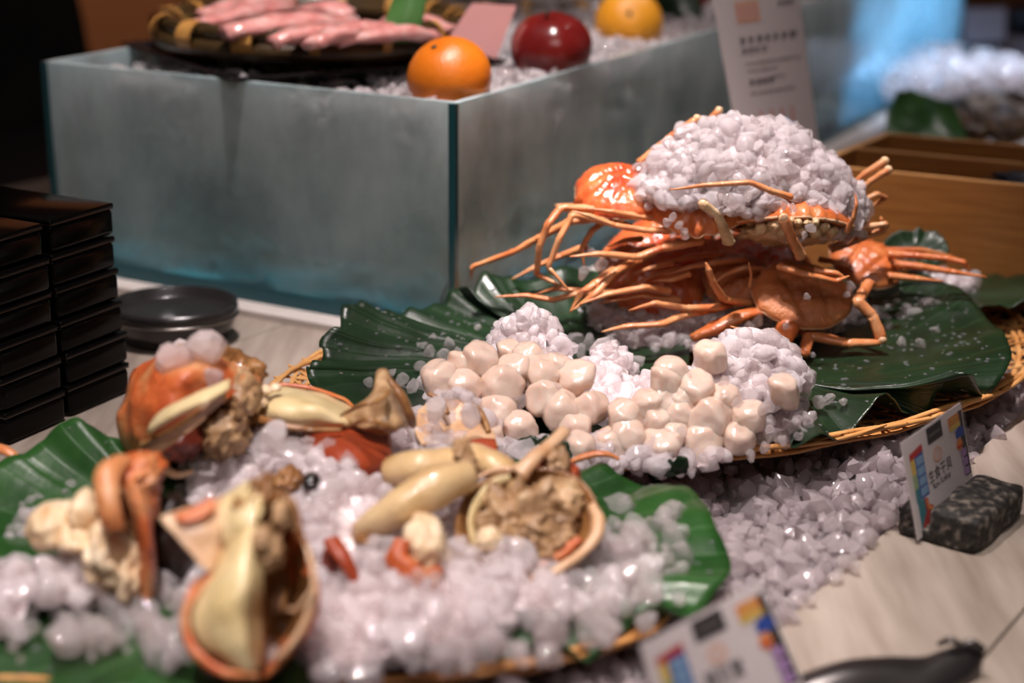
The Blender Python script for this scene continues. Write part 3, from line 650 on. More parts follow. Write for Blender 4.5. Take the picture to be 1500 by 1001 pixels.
# ================================================================== bamboo box with a divider
zt = ony(1400, 262, 1.52)[2]; zb = .012
FL_, FR_ = onz(1185, 241, zt), onz(1520, 274, zt); BL_ = onz(1297, 195, zt)
fd = FR_ - FL_; sd = BL_ - FL_; fd = fd / np.linalg.norm(fd) * .34
bx = thing('bamboo_box', 'open bamboo box with a divider to the right of the crab heap', 'box', (FL_[0] + .17, FL_[1], zb))
def bq(u0, u1, v0, v1, z0, z1):
    p = lambda u, v, z: [*(FL_ + fd * u + sd * v)[:2], z]
    return box8([p(u0, v0, z0), p(u1, v0, z0), p(u1, v1, z0), p(u0, v1, z0), p(u0, v0, z1), p(u1, v0, z1), p(u1, v1, z1), p(u0, v1, z1)])
TW, TV = .022, .022
for nm, a in (('front_board', (0, 1, 0, TV)), ('rear_board', (0, 1, 1 - TV, 1)), ('side_board', (0, TW, TV, 1 - TV)), ('side_board', (1 - TW, 1, TV, 1 - TV)), ('divider', (TW, 1 - TW, .50, .50 + TV))):
    o = MB().add(*bq(*a, zb, zt - .0004)).build(nm, M['bamboo_box'], bx, smooth=False); bevel(o, .001)
    e = MB().add(*bq(*a, zt - .0006, zt + .0006)).build('top_edge', M['bamboo_edge'], o, smooth=False)
MB().add(*bq(TW, 1 - TW, TV, 1 - TV, zb, zb + .006)).build('box_floor', M['bamboo_box'], bx, smooth=False)
V, Fc = blob(FL_ + fd * .72 + sd * .26 + np.array([0, 0, -.012]), (.085, .035, .016), (0, 0, math.atan2(fd[1], fd[0])), .25, 4, 3)
tag(MB().add(V, Fc).build('cloth_bundle', M['bowl_dark']), 'dark blue black bundle lying inside the bamboo box', 'bundle')
ly = MB().add(*bq(-.06, 1.1, -.06, 1.1, .003, .010)).build('black_board', M['black_plate'], smooth=False); tag(ly, 'flat black board beneath the bamboo box', 'board')

# ================================================================== far right background: oysters on ice, leaf, bowls, card
def rock(name, label, cat, p, r, mat, seed, flat=.55, group=None):
    V, Fc = blob(p, (r, r * .75, r * flat), (random.uniform(-.3, .3), random.uniform(-.3, .3), random.uniform(0, 3)), .5, 2.2, seed, 4)
    return tag(MB().add(V, Fc).build(name, mat), label, cat, group)
OY = [((1335, 172), 26, 'shell_grey', 'grey oyster beside the far green leaf'), ((1390, 180), 32, 'shell_brown', 'dark brown shellfish at the left of the far shell pile'), ((1440, 160), 42, 'shell_grey', 'large pale grey oyster topmost of the far pile'), ((1490, 175), 36, 'shell_grey', 'pale oyster at the right end of the far pile'),
      ((1425, 190), 30, 'shell_brown', 'yellow brown shellfish low in the far pile'), ((1475, 196), 26, 'shell_brown', 'brown shellfish just behind the bamboo box rim'), ((1500, 140), 26, 'shell_brown', 'dark shellfish against the glowing ice')]
for k, (p, rp, mt, lb) in enumerate(OY):
    P = onz(p[0], p[1] + rp * .4, .045); rock('oyster' if 'grey' in mt else 'shellfish', lb, 'shellfish', P + np.array([0, 0, .012]), px(rp, P[1]), M[mt], k * 3.1, .6, 'shellfish on the far ice bed')
gl = [(p[0], p[1], p[2]) for p in (onz(1290, 192, .05), onz(1400, 200, .05), onz(1500, 200, .05))]
s_ = MB().add(*sheet(Y([[(1294, 205, 1.98), (1330, 205, 1.98), (1380, 205, 1.98), (1420, 205, 1.98)], [(1300, 165, 2.03), (1335, 160, 2.06), (1370, 165, 2.03), (1405, 170, 2.05)], [(1318, 132, 2.08), (1345, 134, 2.14), (1372, 146, 2.1), (1398, 152, 2.12)]]), 20, 20, .001, .004, 30)).build('green_leaf', M['leaf_bright']); uv_grid(s_, 20, 20)
tag(s_, 'green leaf standing among the oysters beyond the bamboo box', 'leaf')
gp = onz(1440, 130, .06)
gpts = []
for k in range(500):
    a = random.uniform(-1, 1); gpts.append(gp + np.array([.16 * a, random.uniform(-.16, .2), .030 * (1 - a * a) + random.uniform(-.012, .01)]))
chips_obj('crushed_ice', gpts, .013, M['ice'], 1, 'heap of ice glowing blue white under a display lamp far right')
spot('display_lamp', (gp[0] + .05, gp[1] + .1, .62), gp, 26, (.62, .78, 1.0), 34, .5, .03)
fc = MB().add(*sheet(Y([[(1412, 62, 3.05), (1440, 62, 3.05), (1472, 60, 3.05)], [(1414, 12, 3.07), (1440, 12, 3.07), (1474, 11, 3.07)]]), 4, 4, .004)).build('far_card', M['grey_card'], smooth=False); tag(fc, 'blank grey pink card standing far off at the upper right', 'card')
fs = MB().add(*box8([(p[0], p[1], .0) for p in (onz(1405, 75, .0), onz(1560, 78, .0), onz(1580, 40, .0), onz(1400, 38, .0))] + [(p[0], p[1], .035) for p in (onz(1405, 75, .0), onz(1560, 78, .0), onz(1580, 40, .0), onz(1400, 38, .0))])).build('display_step', M['dark'], smooth=False); tag(fs, 'dark display step under the far card', 'step')
def bowl(p, r, h, mat, label, name='bowl'):
    P = [(0, 0), (.45 * r, 0), (.5 * r, .1 * h), (.85 * r, .55 * h), (r, h), (.95 * r, h), (.8 * r, .6 * h), (.4 * r, .2 * h), (0, .16 * h)]; n = 32; V = []; Fc = []
    for (a, z) in P:
        for k in range(n): V.append([p[0] + a * math.cos(2 * math.pi * k / n), p[1] + a * math.sin(2 * math.pi * k / n), p[2] + z])
    for i in range(len(P) - 1):
        for k in range(n): Fc.append((i * n + k, i * n + (k + 1) % n, (i + 1) * n + (k + 1) % n, (i + 1) * n + k))
    return tag(MB().add(V, Fc).build(name, mat), label, 'bowl')
bowl(onz(1428, 98, .0), px(22, 2.7), .09, M['bowl_dark'], 'dark bowl at the far end of the glowing tank')
bowl(onz(1492, 92, .0), px(28, 2.8), .05, M['grey_card'], 'pale bowl near the glowing ice at far right')
bowl(onz(1497, 62, .035), px(24, 3.0), .07, M['bowl_dark'], 'dark bowl to the right of the far grey card')
far_leaf = MB().add(*sheet(Y([[(985, 55, 2.1), (1005, 56, 2.1), (1022, 53, 2.1)], [(965, 25, 2.12), (1000, 22, 2.1), (1030, 25, 2.12)], [(955, -6, 2.15), (990, -8, 2.13), (1025, -6, 2.15)]]), 12, 12, .001)).build('green_leaf', M['leaf_dark']); uv_grid(far_leaf, 12, 12)
tag(far_leaf, 'dark green leaf behind the yellower orange on the tank ice', 'leaf')

# ================================================================== stacked black boxes at the left
def rounded_box(parent, c, hx, hy, z0, z1):
    a = EA[:2]; b = EB[:2]
    o = bevel(MB().add(*obox(c, a, b, hx, hy, z0, z1 - .0045)).build('box_body', M['black_lacquer'], parent, smooth=True), .004, 3)
    l = bevel(MB().add(*obox(c, a, b, hx + .0004, hy + .0004, z1 - .0040, z1)).build('lid', M['black_lacquer'], parent, smooth=True), .0016, 2)
    # brown line where lid meets body
    MB().add(*obox(c, a, b, hx - .0002, hy - .0002, z1 - .0046, z1 - .0036)).build('lid_seam', M['lacquer_edge'], o, smooth=False)
near_r, far_r = onz(110, 614, 0), onz(190, 573, 0); near_l, far_l = onz(8, 654, 0), onz(103, 617, 0)
hb = (ony(180, 296, far_r[1])[2]) / 6
LV = ['bottom box', 'second box up', 'third box up', 'fourth box up', 'fifth box up', 'topmost box']
proto = None
for col, (pn, pf, nm) in enumerate(((near_r, far_r, 'stack nearer the glass tank'), (near_l, far_l, 'stack at the frame edge'))):
    L = np.linalg.norm((pf - pn)[:2]); mid = (pn + pf)[:2] / 2; D = .125
    for k in range(6):
        jit = np.array([random.uniform(-.0015, .0015), random.uniform(-.0015, .0015)])
        c = mid + EA[:2] * D / 2 + jit - np.array([.0012, 0]) * k
        t = thing('black_box', 'black lacquer box, %s of the %s' % (LV[k], nm), 'box', (c[0], c[1], hb * k), 'stacked black lacquer boxes')
        rounded_box(t, c, D / 2, L / 2 - .0006, hb * k + .0003, hb * (k + 1) - .0005)

# dark round dish between the boxes and the tank
dp = onz(258, 496, 0); dr = px(92, 1.42)
dish = thing('round_dish', 'dark metal round dish between the black boxes and the glass tank', 'dish', (dp[0], dp[1], 0))
P = [(0, .002), (.72, .002), (.76, .0), (.80, .0), (.90, .012), (.985, .024), (1.0, .030), (.985, .036), (.95, .035), (.90, .027), (.86, .026), (0, .026)]; n = 56; V = []; Fc = []
for (a, z) in P:
    for k in range(n): V.append([dp[0] + a * dr * math.cos(2 * math.pi * k / n), dp[1] + a * dr * math.sin(2 * math.pi * k / n) * .9, z])
for i in range(len(P) - 1):
    for k in range(n): Fc.append((i * n + k, i * n + (k + 1) % n, (i + 1) * n + (k + 1) % n, (i + 1) * n + k))
MB().add(V, Fc).build('dish_body', M['dark_dish'], dish)
hr = MB().add(*ringtube((dp[0], dp[1]), dr * .992, .0245, .0012, 56)).build('bright_rim', M['steel'], dish); hr.scale = (1, .9, 1); hr['label'] = 'bright steel line round the dish'

# ================================================================== woven bamboo baskets
def basket(name, label, c, rx, ry, rot, zc, rim, pitch=.017, wv=.0028, curl=.82):
    t = thing('woven_basket', label, 'basket', (c[0], c[1], zc))
    ca, sa = math.cos(rot), math.sin(rot)
    def pos(x, y, dz):
        rho = math.hypot(x / rx, y / ry); z = zc + dz + (rim * max(0, (rho - curl) / (1 - curl)) ** 1.6)
        return np.array([c[0] + x * ca - y * sa, c[1] + x * sa + y * ca, z])
    for d, ang in enumerate((0, math.pi / 3, 2 * math.pi / 3)):
        ux, uy = math.cos(ang), math.sin(ang); nx_, ny_ = -uy, ux; R = max(rx, ry); k = -int(R / pitch) - 1
        while k * pitch < R:
            off = k * pitch + pitch * .17 * d; k += 1
            ts = np.linspace(-R * 1.1, R * 1.1, 90); I = [q for q in ts if ((off * nx_ + q * ux) / rx) ** 2 + ((off * ny_ + q * uy) / ry) ** 2 < random.uniform(.985, 1.03)]
            if len(I) < 6: continue
            I = np.linspace(I[0], I[-1], max(8, len(I) // 2)); Vv = []
            wob = random.uniform(-.001, .001)
            for j, q in enumerate(I):
                x, y = off * nx_ + q * ux + wob * math.sin(j), off * ny_ + q * uy + wob * math.cos(j * .7); dz = .0013 * math.sin(j * 1.6 + k * math.pi + d * 2) + .0006 * d
                for s, h in ((-1, 0), (1, 0), (1, .0009), (-1, .0009)): Vv.append(pos(x + nx_ * wv * s * .5, y + ny_ * wv * s * .5, dz + h))
            Fq = [(4 * a + b, 4 * a + (b + 1) % 4, 4 * a + 4 + (b + 1) % 4, 4 * a + 4 + b) for a in range(len(I) - 1) for b in range(4)]
            MB().add(Vv, Fq).build('bamboo_strip', M['weave'], t, smooth=False)
    for q, (f, zz) in enumerate(((1.0, 0), (.985, .003), (.955, -.001), (.93, .001), (.97, -.003))):
        th = np.linspace(0, 2 * math.pi, 90); Pp = [pos(rx * f * math.cos(a) * (1 + .008 * math.sin(9 * a + q)), ry * f * math.sin(a) * (1 + .008 * math.cos(7 * a)), zz + .0012 * math.sin(21 * a + q * 2)) for a in th]
        MB().add(*tube(Pp, np.full(90, .0025), 6, .7, False)).build('rim_strip', M['weave'], t)
    return t
basket('woven_basket', 'open woven bamboo tray under the dark leaves, crabs and scallops', (.140, 1.278), .350, .205, math.radians(25), .016, .016)
basket('woven_basket', 'woven bamboo tray under the bright leaf and cut crab pieces', (-.185, .868), .285, .112, .0, .010, .008)

# ================================================================== leaves
LEAF_H = {}
def leaf(name, label, ctrl, ctr, mat, ripple=.004, rk=17, pleat=.0012, pk=46, n=220, m=34, uvf=1.0, fl=3.0):
    """ctrl: outline points (x, y, z) ; ctr: where the veins meet"""
    B = cr(np.array(ctrl, float), n, True); c = np.array(ctr, float); V = []; uvs = []
    for i in range(m + 1):
        s = i / m
        for k in range(n):
            th = 2 * math.pi * k / n; p = c + (B[k] - c) * s
            p[2] = c[2] + (B[k][2] - c[2]) * s ** fl + ripple * s ** 2.2 * math.sin(rk * th + 2 * math.sin(3 * th)) * .8 + pleat * s * abs(math.sin(pk * th / 2)) + .002 * noise.noise(Vector((p[0] * 30, p[1] * 30, 1)))
            V.append(p); uvs.append((s, k / n * uvf))
    Fc = [(i * n + k, i * n + (k + 1) % n, (i + 1) * n + (k + 1) % n, (i + 1) * n + k) for i in range(m) for k in range(n)]
    o = MB().add(V, Fc).build(name, mat); uv = o.data.uv_layers.new(name='UVMap')
    for l in o.data.loops: uv.data[l.index].uv = uvs[l.vertex_index]
    sd_ = o.modifiers.new('thickness', 'SOLIDIFY'); sd_.thickness = .0007
    o.data.update(); return tag(o, label, 'leaf')
def OZ(x, y, z): return onz(x, y, z)
LL = [OZ(450, 550, .046), OZ(456, 536, .052), OZ(473, 522, .050), OZ(468, 500, .058), OZ(497, 480, .066), OZ(500, 456, .072), OZ(520, 446, .075), OZ(545, 452, .066), OZ(580, 458, .056), OZ(615, 452, .052),
      ony(648, 444, 1.37), ony(668, 422, 1.385), ony(690, 428, 1.365), ony(706, 404, 1.385), ony(735, 404, 1.39), ony(765, 412, 1.40), ony(830, 395, 1.41), ony(930, 400, 1.43), OZ(990, 440, .042), OZ(1010, 520, .040), OZ(980, 600, .040), OZ(930, 655, .034), OZ(860, 672, .034), OZ(770, 690, .034), OZ(660, 690, .034), OZ(560, 640, .036), OZ(480, 590, .040)]
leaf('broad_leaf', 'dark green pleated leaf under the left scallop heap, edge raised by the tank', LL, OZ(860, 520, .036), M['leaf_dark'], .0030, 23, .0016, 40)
RL = [OZ(1160, 655, .040), OZ(1170, 630, .044), OZ(1120, 590, .040), OZ(1080, 540, .040), ony(1060, 470, 1.34), ony(1120, 420, 1.44), ony(1230, 395, 1.46), ony(1330, 400, 1.44), ony(1400, 420, 1.40), OZ(1450, 470, .052), OZ(1480, 508, .056), OZ(1478, 535, .050), OZ(1462, 562, .042), OZ(1440, 580, .034), OZ(1422, 550, .064), OZ(1396, 546, .064), OZ(1374, 576, .044), OZ(1356, 612, .022), OZ(1330, 606, .028), OZ(1308, 586, .046), OZ(1288, 582, .052), OZ(1262, 612, .040), OZ(1240, 645, .028), OZ(1205, 640, .040)]
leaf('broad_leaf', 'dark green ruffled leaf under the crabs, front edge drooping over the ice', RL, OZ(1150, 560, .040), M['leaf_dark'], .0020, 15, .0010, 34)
BR = [ony(1300, 440, 1.40), ony(1330, 418, 1.46), ony(1390, 404, 1.50), ony(1450, 402, 1.52), ony(1530, 396, 1.50), ony(1560, 420, 1.42), ony(1510, 440, 1.38), ony(1450, 452, 1.37), ony(1370, 456, 1.36)]
leaf('broad_leaf', 'dark green leaf at the right in front of the bamboo box', BR, ony(1420, 432, 1.42), M['leaf_dark'], .003, 9, .001, 26)
BK = [ony(1290, 378, 1.44), ony(1300, 350, 1.47), ony(1335, 338, 1.48), ony(1372, 342, 1.48), ony(1390, 365, 1.46), ony(1380, 388, 1.44), ony(1330, 392, 1.43)]
leaf('broad_leaf', 'small dark leaf standing between the crab heap and the bamboo box', BK, ony(1340, 366, 1.46), M['leaf_dark'], .002, 7, .001, 20, 120, 16)
FLf = [OZ(-170, 860, .03), OZ(-120, 740, .045), OZ(-20, 700, .05), OZ(30, 660, .064), OZ(70, 640, .070), OZ(112, 620, .078), OZ(150, 630, .072), OZ(195, 640, .070), OZ(250, 665, .050), OZ(400, 668, .040), OZ(560, 672, .036), OZ(700, 668, .034), OZ(800, 676, .036), OZ(860, 686, .042), OZ(905, 694, .046), OZ(960, 706, .042), OZ(1015, 730, .040), OZ(1048, 772, .040), OZ(1070, 810, .036), OZ(1066, 850, .032), OZ(1040, 880, .026), OZ(990, 900, .028), OZ(930, 905, .030), OZ(905, 940, .020), OZ(860, 962, .020), OZ(800, 950, .026), OZ(720, 965, .022), OZ(620, 985, .020), OZ(520, 985, .024), OZ(400, 1012, .022), OZ(260, 1020, .022), OZ(100, 1030, .022), OZ(-60, 1010, .022), OZ(-180, 960, .026)]
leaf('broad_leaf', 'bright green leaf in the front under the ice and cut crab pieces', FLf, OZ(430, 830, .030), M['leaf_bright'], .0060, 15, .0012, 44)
CL = [OZ(958, 700, .030), OZ(965, 684, .034), OZ(985, 676, .042), OZ(1005, 672, .046), OZ(1008, 690, .036), OZ(990, 702, .028)]
leaf('leaf_tip', 'small curled green leaf tip at the front edge of the scallops', CL, OZ(985, 690, .034), M['leaf_dark'], .002, 5, .0005, 8, 80, 10)
CL2 = [OZ(735, 665, .036), OZ(755, 652, .044), OZ(790, 640, .052), OZ(826, 648, .052), OZ(838, 668, .044), OZ(820, 690, .036), OZ(760, 688, .034)]
leaf('leaf_tip', 'dark leaf fold between the left scallop heap and the open crab shell', CL2, OZ(788, 668, .040), M['leaf_dark'], .002, 7, .001, 14, 90, 12)
# ================================================================== crabs
def basis(fwd, up):
    u = np.array(up, float); u /= np.linalg.norm(u); f = np.array(fwd, float); f = f - u * (f @ u); f /= np.linalg.norm(f); r = np.cross(f, u)
    return np.stack([r, f, u], 1)          # columns: right, forward, up
def carapace_mesh(W, seed, bumpy=.010, hgt=.27):
    nr, nt = 26, 88; V = []
    for i in range(nr + 1):
        rho = i / nr
        for k in range(nt):
            t = 2 * math.pi * k / nt; c, s = math.cos(t), math.sin(t)
            rx = .5 * (1 + .05 * math.cos(2 * t)); ry = .47
            e = 1 + (.045 * max(0, math.cos(11 * t + .4)) ** 3 if s > -.5 else .010 * math.cos(9 * t))
            if s > .9: e *= 1 + .05 * math.cos((t - math.pi / 2) * 14)
            x = rx * c * (1 - .16 * max(0, s) ** 2) * e * rho; y = ry * s * (1 - .06 * max(0, -s)) * e * rho
            z = hgt * (1 - rho ** 2.4) ** .62
            z += -.030 * math.exp(-((abs(x) - .17 - .12 * y) / .035) ** 2) * (1 - rho ** 4) * (1 if y < .25 else .4) + .022 * math.exp(-((y - .08) / .05) ** 2) * math.exp(-((abs(x) - .1) / .09) ** 2) - .02 * math.exp(-((y + .12) / .03) ** 2) * (abs(x) < .3)
            z += bumpy * (1 - rho ** 6) * (noise.noise(Vector((x * 17 + seed, y * 17, z * 17))) + .7 * noise.noise(Vector((x * 40 + seed, y * 40, 0))))
            V.append((x, y, z))
    # turned-under rim
    for dz, f in ((-.018, 1.0), (-.035, .95), (-.03, .86)):
        for k in range(nt):
            p = V[nr * nt + k]; V.append((p[0] * f, p[1] * f, dz))
    m = nr + 3
    Fc = [(i * nt + k, i * nt + (k + 1) % nt, (i + 1) * nt + (k + 1) % nt, (i + 1) * nt + k) for i in range(m) for k in range(nt)]
    return np.array(V) * W, Fc
def under_mesh(W, seed):
    V, Fc = blob((0, -.02, -.055), (.40, .37, .105), (0, 0, 0), .28, 4.2, seed, 4); return V * W, Fc
def crab(label, c, fwd, up, W, mat='crab', legs=(), claws=(), seed=0, face=True, leg_mat='crab_leg', fat=1.0, group='boiled crabs heaped on the woven tray', cream='crab_cream', hgt=.20, bumpy=.016):
    c = np.array(c); B = basis(fwd, up); T = lambda V: np.asarray(V) @ B.T + c
    t = thing('crab', label, 'crab', c - np.array([0, 0, .02]), group)
    V, Fc = carapace_mesh(W, seed, bumpy, hgt); MB().add(T(V), Fc).build('carapace', M[mat], t)
    ang = np.linspace(0, 2 * math.pi, 73); nt_ = 88; idx = 26 * nt_ + (ang / (2 * math.pi) * nt_).astype(int) % nt_
    rimp = T(V[idx] * np.array([.985, .985, 1]) + np.array([0, 0, -.016 * W])); MB().add(*tube(rimp, np.full(73, .016 * W), 6, .8, False)).build('shell_rim', M['rim_pale'], t)
    V, Fc = under_mesh(W, seed); MB().add(T(V), Fc).build('underbody', M[cream], t)
    if face:
        mp = MB()
        for x, y, z, r, l in ((-.10, .40, -.05, .045, .08), (.10, .40, -.05, .045, .08), (-.035, .44, -.065, .036, .09), (.04, .44, -.06, .036, .09), (-.20, .34, -.07, .05, .06), (.20, .34, -.07, .05, .06), (-.29, .24, -.08, .055, .05), (.30, .24, -.08, .055, .05), (0, .38, -.11, .05, .06), (-.13, .33, -.12, .05, .05), (.14, .33, -.12, .05, .05)):
            mp.add(*(lambda VF: (T(VF[0] * W), VF[1]))(blob((x, y, z), (r, l, r), (random.uniform(-.3, .3), 0, random.uniform(-.5, .5)), .25, 5, x * 10 + seed, 3)))
        mp.build('mouthparts', M[cream], t)
    for L in legs:
        if isinstance(L, dict): pts, wpx, tip, fl, mt = L['p'], L['w'], L.get('tip', .16), L.get('flat', .72), L.get('m', leg_mat)
        else: pts, wpx, tip, fl, mt = L[0], L[1], .16, .72, leg_mat
        P = np.array([ony(*p) for p in pts]); d = np.concatenate([[0], np.cumsum(np.linalg.norm(np.diff(P, axis=0), axis=1))]); d /= d[-1]
        R = np.array([px(wpx, pts[0][2]) / 2 * fat * (1 - .45 * q) for q in d]); R[-1] *= tip / .5
        P2, R2 = seg_path(P, R); V, Fc = tube(P2, R2, 10, fl); V = rough_up(V, .0004, 160, seed); MB().add(V, Fc).build('leg', M[mt], t)
        if tip > .5: MB().add(*blob(P[-1], np.array([R[-1]] * 3) * .75, sub=2)).build('leg_stump', M['crab_joint'], t)
    for C in claws:
        P = np.array([ony(*p) for p in C['p']]); R = np.array([px(q, C['p'][0][2]) / 2 for q in C['r']])
        k = np.linspace(0, len(P) - 1, 26); P2 = cr(P, 26); R2 = np.interp(k, np.arange(len(P)), R); V, Fc = tube(P2, R2, 12, C.get('flat', .6)); V = rough_up(V, .0008, 120, seed)
        MB().add(V, Fc).build('claw', M[C.get('m', 'crab')], t)
    return t

PILE = []
# left crab, carapace high on the left, long legs arching left
crab('red shelled crab at the left of the heap, long legs arching towards the tank', ony(908, 282, 1.345), (-.80, -.62, .02), (-.10, -.34, .92), .082, 'crab_red', [
    ([(878, 318, 1.33), (834, 325, 1.335), (792, 347, 1.335), (755, 368, 1.34), (692, 391, 1.35), (690, 408, 1.35)], 17),
    ([(900, 307, 1.325), (822, 304, 1.32), (803, 328, 1.31), (790, 362, 1.31), (786, 402, 1.315), (834, 425, 1.30)], 17),
    ([(925, 333, 1.32), (839, 314, 1.31), (820, 348, 1.30), (803, 392, 1.30), (832, 424, 1.29)], 16),
    ([(905, 322, 1.34), (882, 327, 1.33), (867, 338, 1.325), (852, 363, 1.325), (856, 392, 1.32)], 13),
    ([(860, 360, 1.38), (822, 375, 1.385), (785, 391, 1.385), (748, 410, 1.38)], 14),
    ([(880, 300, 1.38), (838, 302, 1.385), (812, 300, 1.385)], 14),
], seed=1, fat=1.08)
# centre crab behind ice
crab('crab half buried in the ice cap, a thin leg lying across its shell', ony(1028, 300, 1.312), (-.25, -1, .05), (-.15, -.42, .90), .084, 'crab', [
    ([(1000, 338, 1.30), (949, 338, 1.295), (900, 330, 1.295), (866, 317, 1.295), (838, 309, 1.295)], 16),
    ([(992, 323, 1.315), (948, 319, 1.31), (902, 311, 1.305), (858, 305, 1.305)], 15),
    ([(1030, 352, 1.30), (968, 364, 1.29), (934, 377, 1.285), (880, 372, 1.28), (834, 376, 1.28)], 19),
    ([(1160, 289, 1.25), (1130, 280, 1.245), (1098, 267, 1.245), (1035, 271, 1.245), (980, 278, 1.25)], 15),
    {'p': [(1068, 356, 1.26), (1058, 330, 1.25), (1050, 314, 1.245), (1030, 299, 1.245)], 'w': 21, 'tip': .9, 'm': 'crab_cream'},
    {'p': [(935, 240, 1.35), (982, 200, 1.35), (1021, 174, 1.35)], 'w': 17, 'tip': .9},
    {'p': [(1000, 215, 1.37), (1036, 180, 1.37), (1053, 162, 1.37)], 'w': 16, 'tip': .9},
], seed=2, face=False)
# front-facing top crab
crab('front facing crab under the ice cap with pale mouthparts showing', ony(1158, 330, 1.30), (.06, -.90, .40), (.02, .40, .90), .098, 'crab', [
    {'p': [(1174, 376, 1.255), (1160, 350, 1.245), (1148, 320, 1.24)], 'w': 19, 'tip': .95, 'm': 'crab_leg', 'flat': .95},
    {'p': [(1225, 300, 1.35), (1262, 258, 1.345), (1296, 236, 1.345)], 'w': 17, 'tip': .95},
    {'p': [(1240, 300, 1.34), (1272, 268, 1.335), (1301, 249, 1.335)], 'w': 17, 'tip': .95},
    {'p': [(1238, 352, 1.32), (1262, 334, 1.315), (1298, 328, 1.315), (1292, 338, 1.32), (1226, 360, 1.33)], 'w': 17},
    ([(1240, 340, 1.28), (1250, 320, 1.275), (1255, 300, 1.275), (1253, 284, 1.28)], 11),
    ([(1215, 365, 1.34), (1260, 350, 1.34), (1296, 334, 1.345), (1290, 318, 1.36)], 19),
    ([(1250, 300, 1.36), (1285, 284, 1.365), (1298, 290, 1.37), (1262, 312, 1.37)], 13),
], seed=3)
# right crab, legs to the right
crab('deep orange crab at the right of the heap, legs stretched right', ony(1268, 386, 1.395), (.55, .75, .05), (.05, -.50, .86), .064, 'crab', [
    ([(1300, 372, 1.39), (1340, 374, 1.385), (1384, 378, 1.38), (1412, 384, 1.375), (1421, 397, 1.375)], 17),
    ([(1305, 386, 1.38), (1345, 390, 1.375), (1392, 398, 1.37), (1446, 406, 1.365)], 17),
    ([(1300, 404, 1.37), (1340, 408, 1.365), (1382, 412, 1.36)], 16),
    ([(1290, 366, 1.41), (1350, 366, 1.41), (1400, 376, 1.41)], 13),
], claws=[], seed=4, face=False, leg_mat='crab', hgt=.17, bumpy=.006)
# lower front crab, tan carapace
crab('tan shelled crab lowest at the front of the heap, jointed leg bent to the right', ony(1176, 432, 1.290), (-.30, .90, .30), (.14, -.50, .85), .084, 'crab_dull', [
    {'p': [(1170, 478, 1.275), (1188, 492, 1.265), (1240, 503, 1.26), (1289, 502, 1.262)], 'w': 26, 'tip': .5, 'm': 'crab_leg'},
    {'p': [(1272, 414, 1.30), (1262, 432, 1.285), (1256, 442, 1.275), (1278, 462, 1.27), (1292, 498, 1.263)], 'w': 22, 'tip': .8},
    ([(1186, 486, 1.268), (1178, 520, 1.245), (1120, 494, 1.24), (1070, 478, 1.24)], 20),
    {'p': [(1192, 396, 1.265), (1225, 400, 1.26), (1240, 408, 1.26)], 'w': 15},
    {'p': [(1140, 390, 1.27), (1180, 402, 1.255), (1225, 412, 1.255), (1244, 404, 1.26)], 'w': 16},
], claws=[{'p': [(1156, 452, 1.275), (1154, 478, 1.26), (1142, 504, 1.255), (1130, 522, 1.25)], 'r': [18, 34, 28, 15], 'flat': .6},
          {'p': [(1130, 455, 1.275), (1090, 462, 1.27), (1050, 480, 1.265), (1012, 496, 1.26)], 'r': [20, 28, 34, 14], 'flat': .6}], seed=5, face=False, hgt=.13, bumpy=.008)
# lower middle crab, in shadow
crab('small crab in the shade at the lower middle, one leg tip pointing up', ony(1082, 410, 1.33), (-.6, -.55, -.2), (-.2, -.55, .8), .062, 'crab_dull', [
    {'p': [(1102, 445, 1.29), (1060, 438, 1.275), (1044, 414, 1.265), (1038, 396, 1.262), (1034, 385, 1.262)], 'w': 20},
    ([(1068, 446, 1.29), (1050, 451, 1.275), (1005, 452, 1.265), (960, 444, 1.26), (921, 455, 1.26)], 18),
    ([(1048, 452, 1.285), (1004, 461, 1.265), (970, 475, 1.25), (918, 478, 1.25), (881, 486, 1.25)], 18),
    ([(1098, 420, 1.275), (1100, 402, 1.27), (1097, 385, 1.268)], 7),
], seed=6, face=False, hgt=.15, bumpy=.008)
crab('dark lower left crab deep in the heap, legs reaching left over the leaf', ony(958, 396, 1.380), (-.8, -.5, .0), (-.15, -.5, .85), .106, 'crab_red', [
    ([(900, 395, 1.31), (872, 416, 1.295), (851, 430, 1.285), (835, 459, 1.28)], 19),
    ([(936, 380, 1.31), (900, 398, 1.29), (872, 430, 1.275), (838, 455, 1.27)], 17),
    ([(900, 428, 1.32), (845, 430, 1.31), (810, 440, 1.305), (771, 433, 1.305), (725, 435, 1.305)], 15),
    ([(870, 428, 1.325), (850, 426, 1.32), (814, 423, 1.32), (784, 431, 1.32)], 13),
    ([(980, 427, 1.30), (945, 421, 1.285), (890, 431, 1.275), (848, 446, 1.27)], 17),
    ([(995, 440, 1.31), (940, 432, 1.29), (876, 445, 1.28)], 14),
    ([(960, 372, 1.35), (920, 392, 1.33), (880, 416, 1.33)], 11),
    ([(1000, 395, 1.33), (960, 402, 1.315), (925, 418, 1.31)], 11),
], seed=7, face=False)

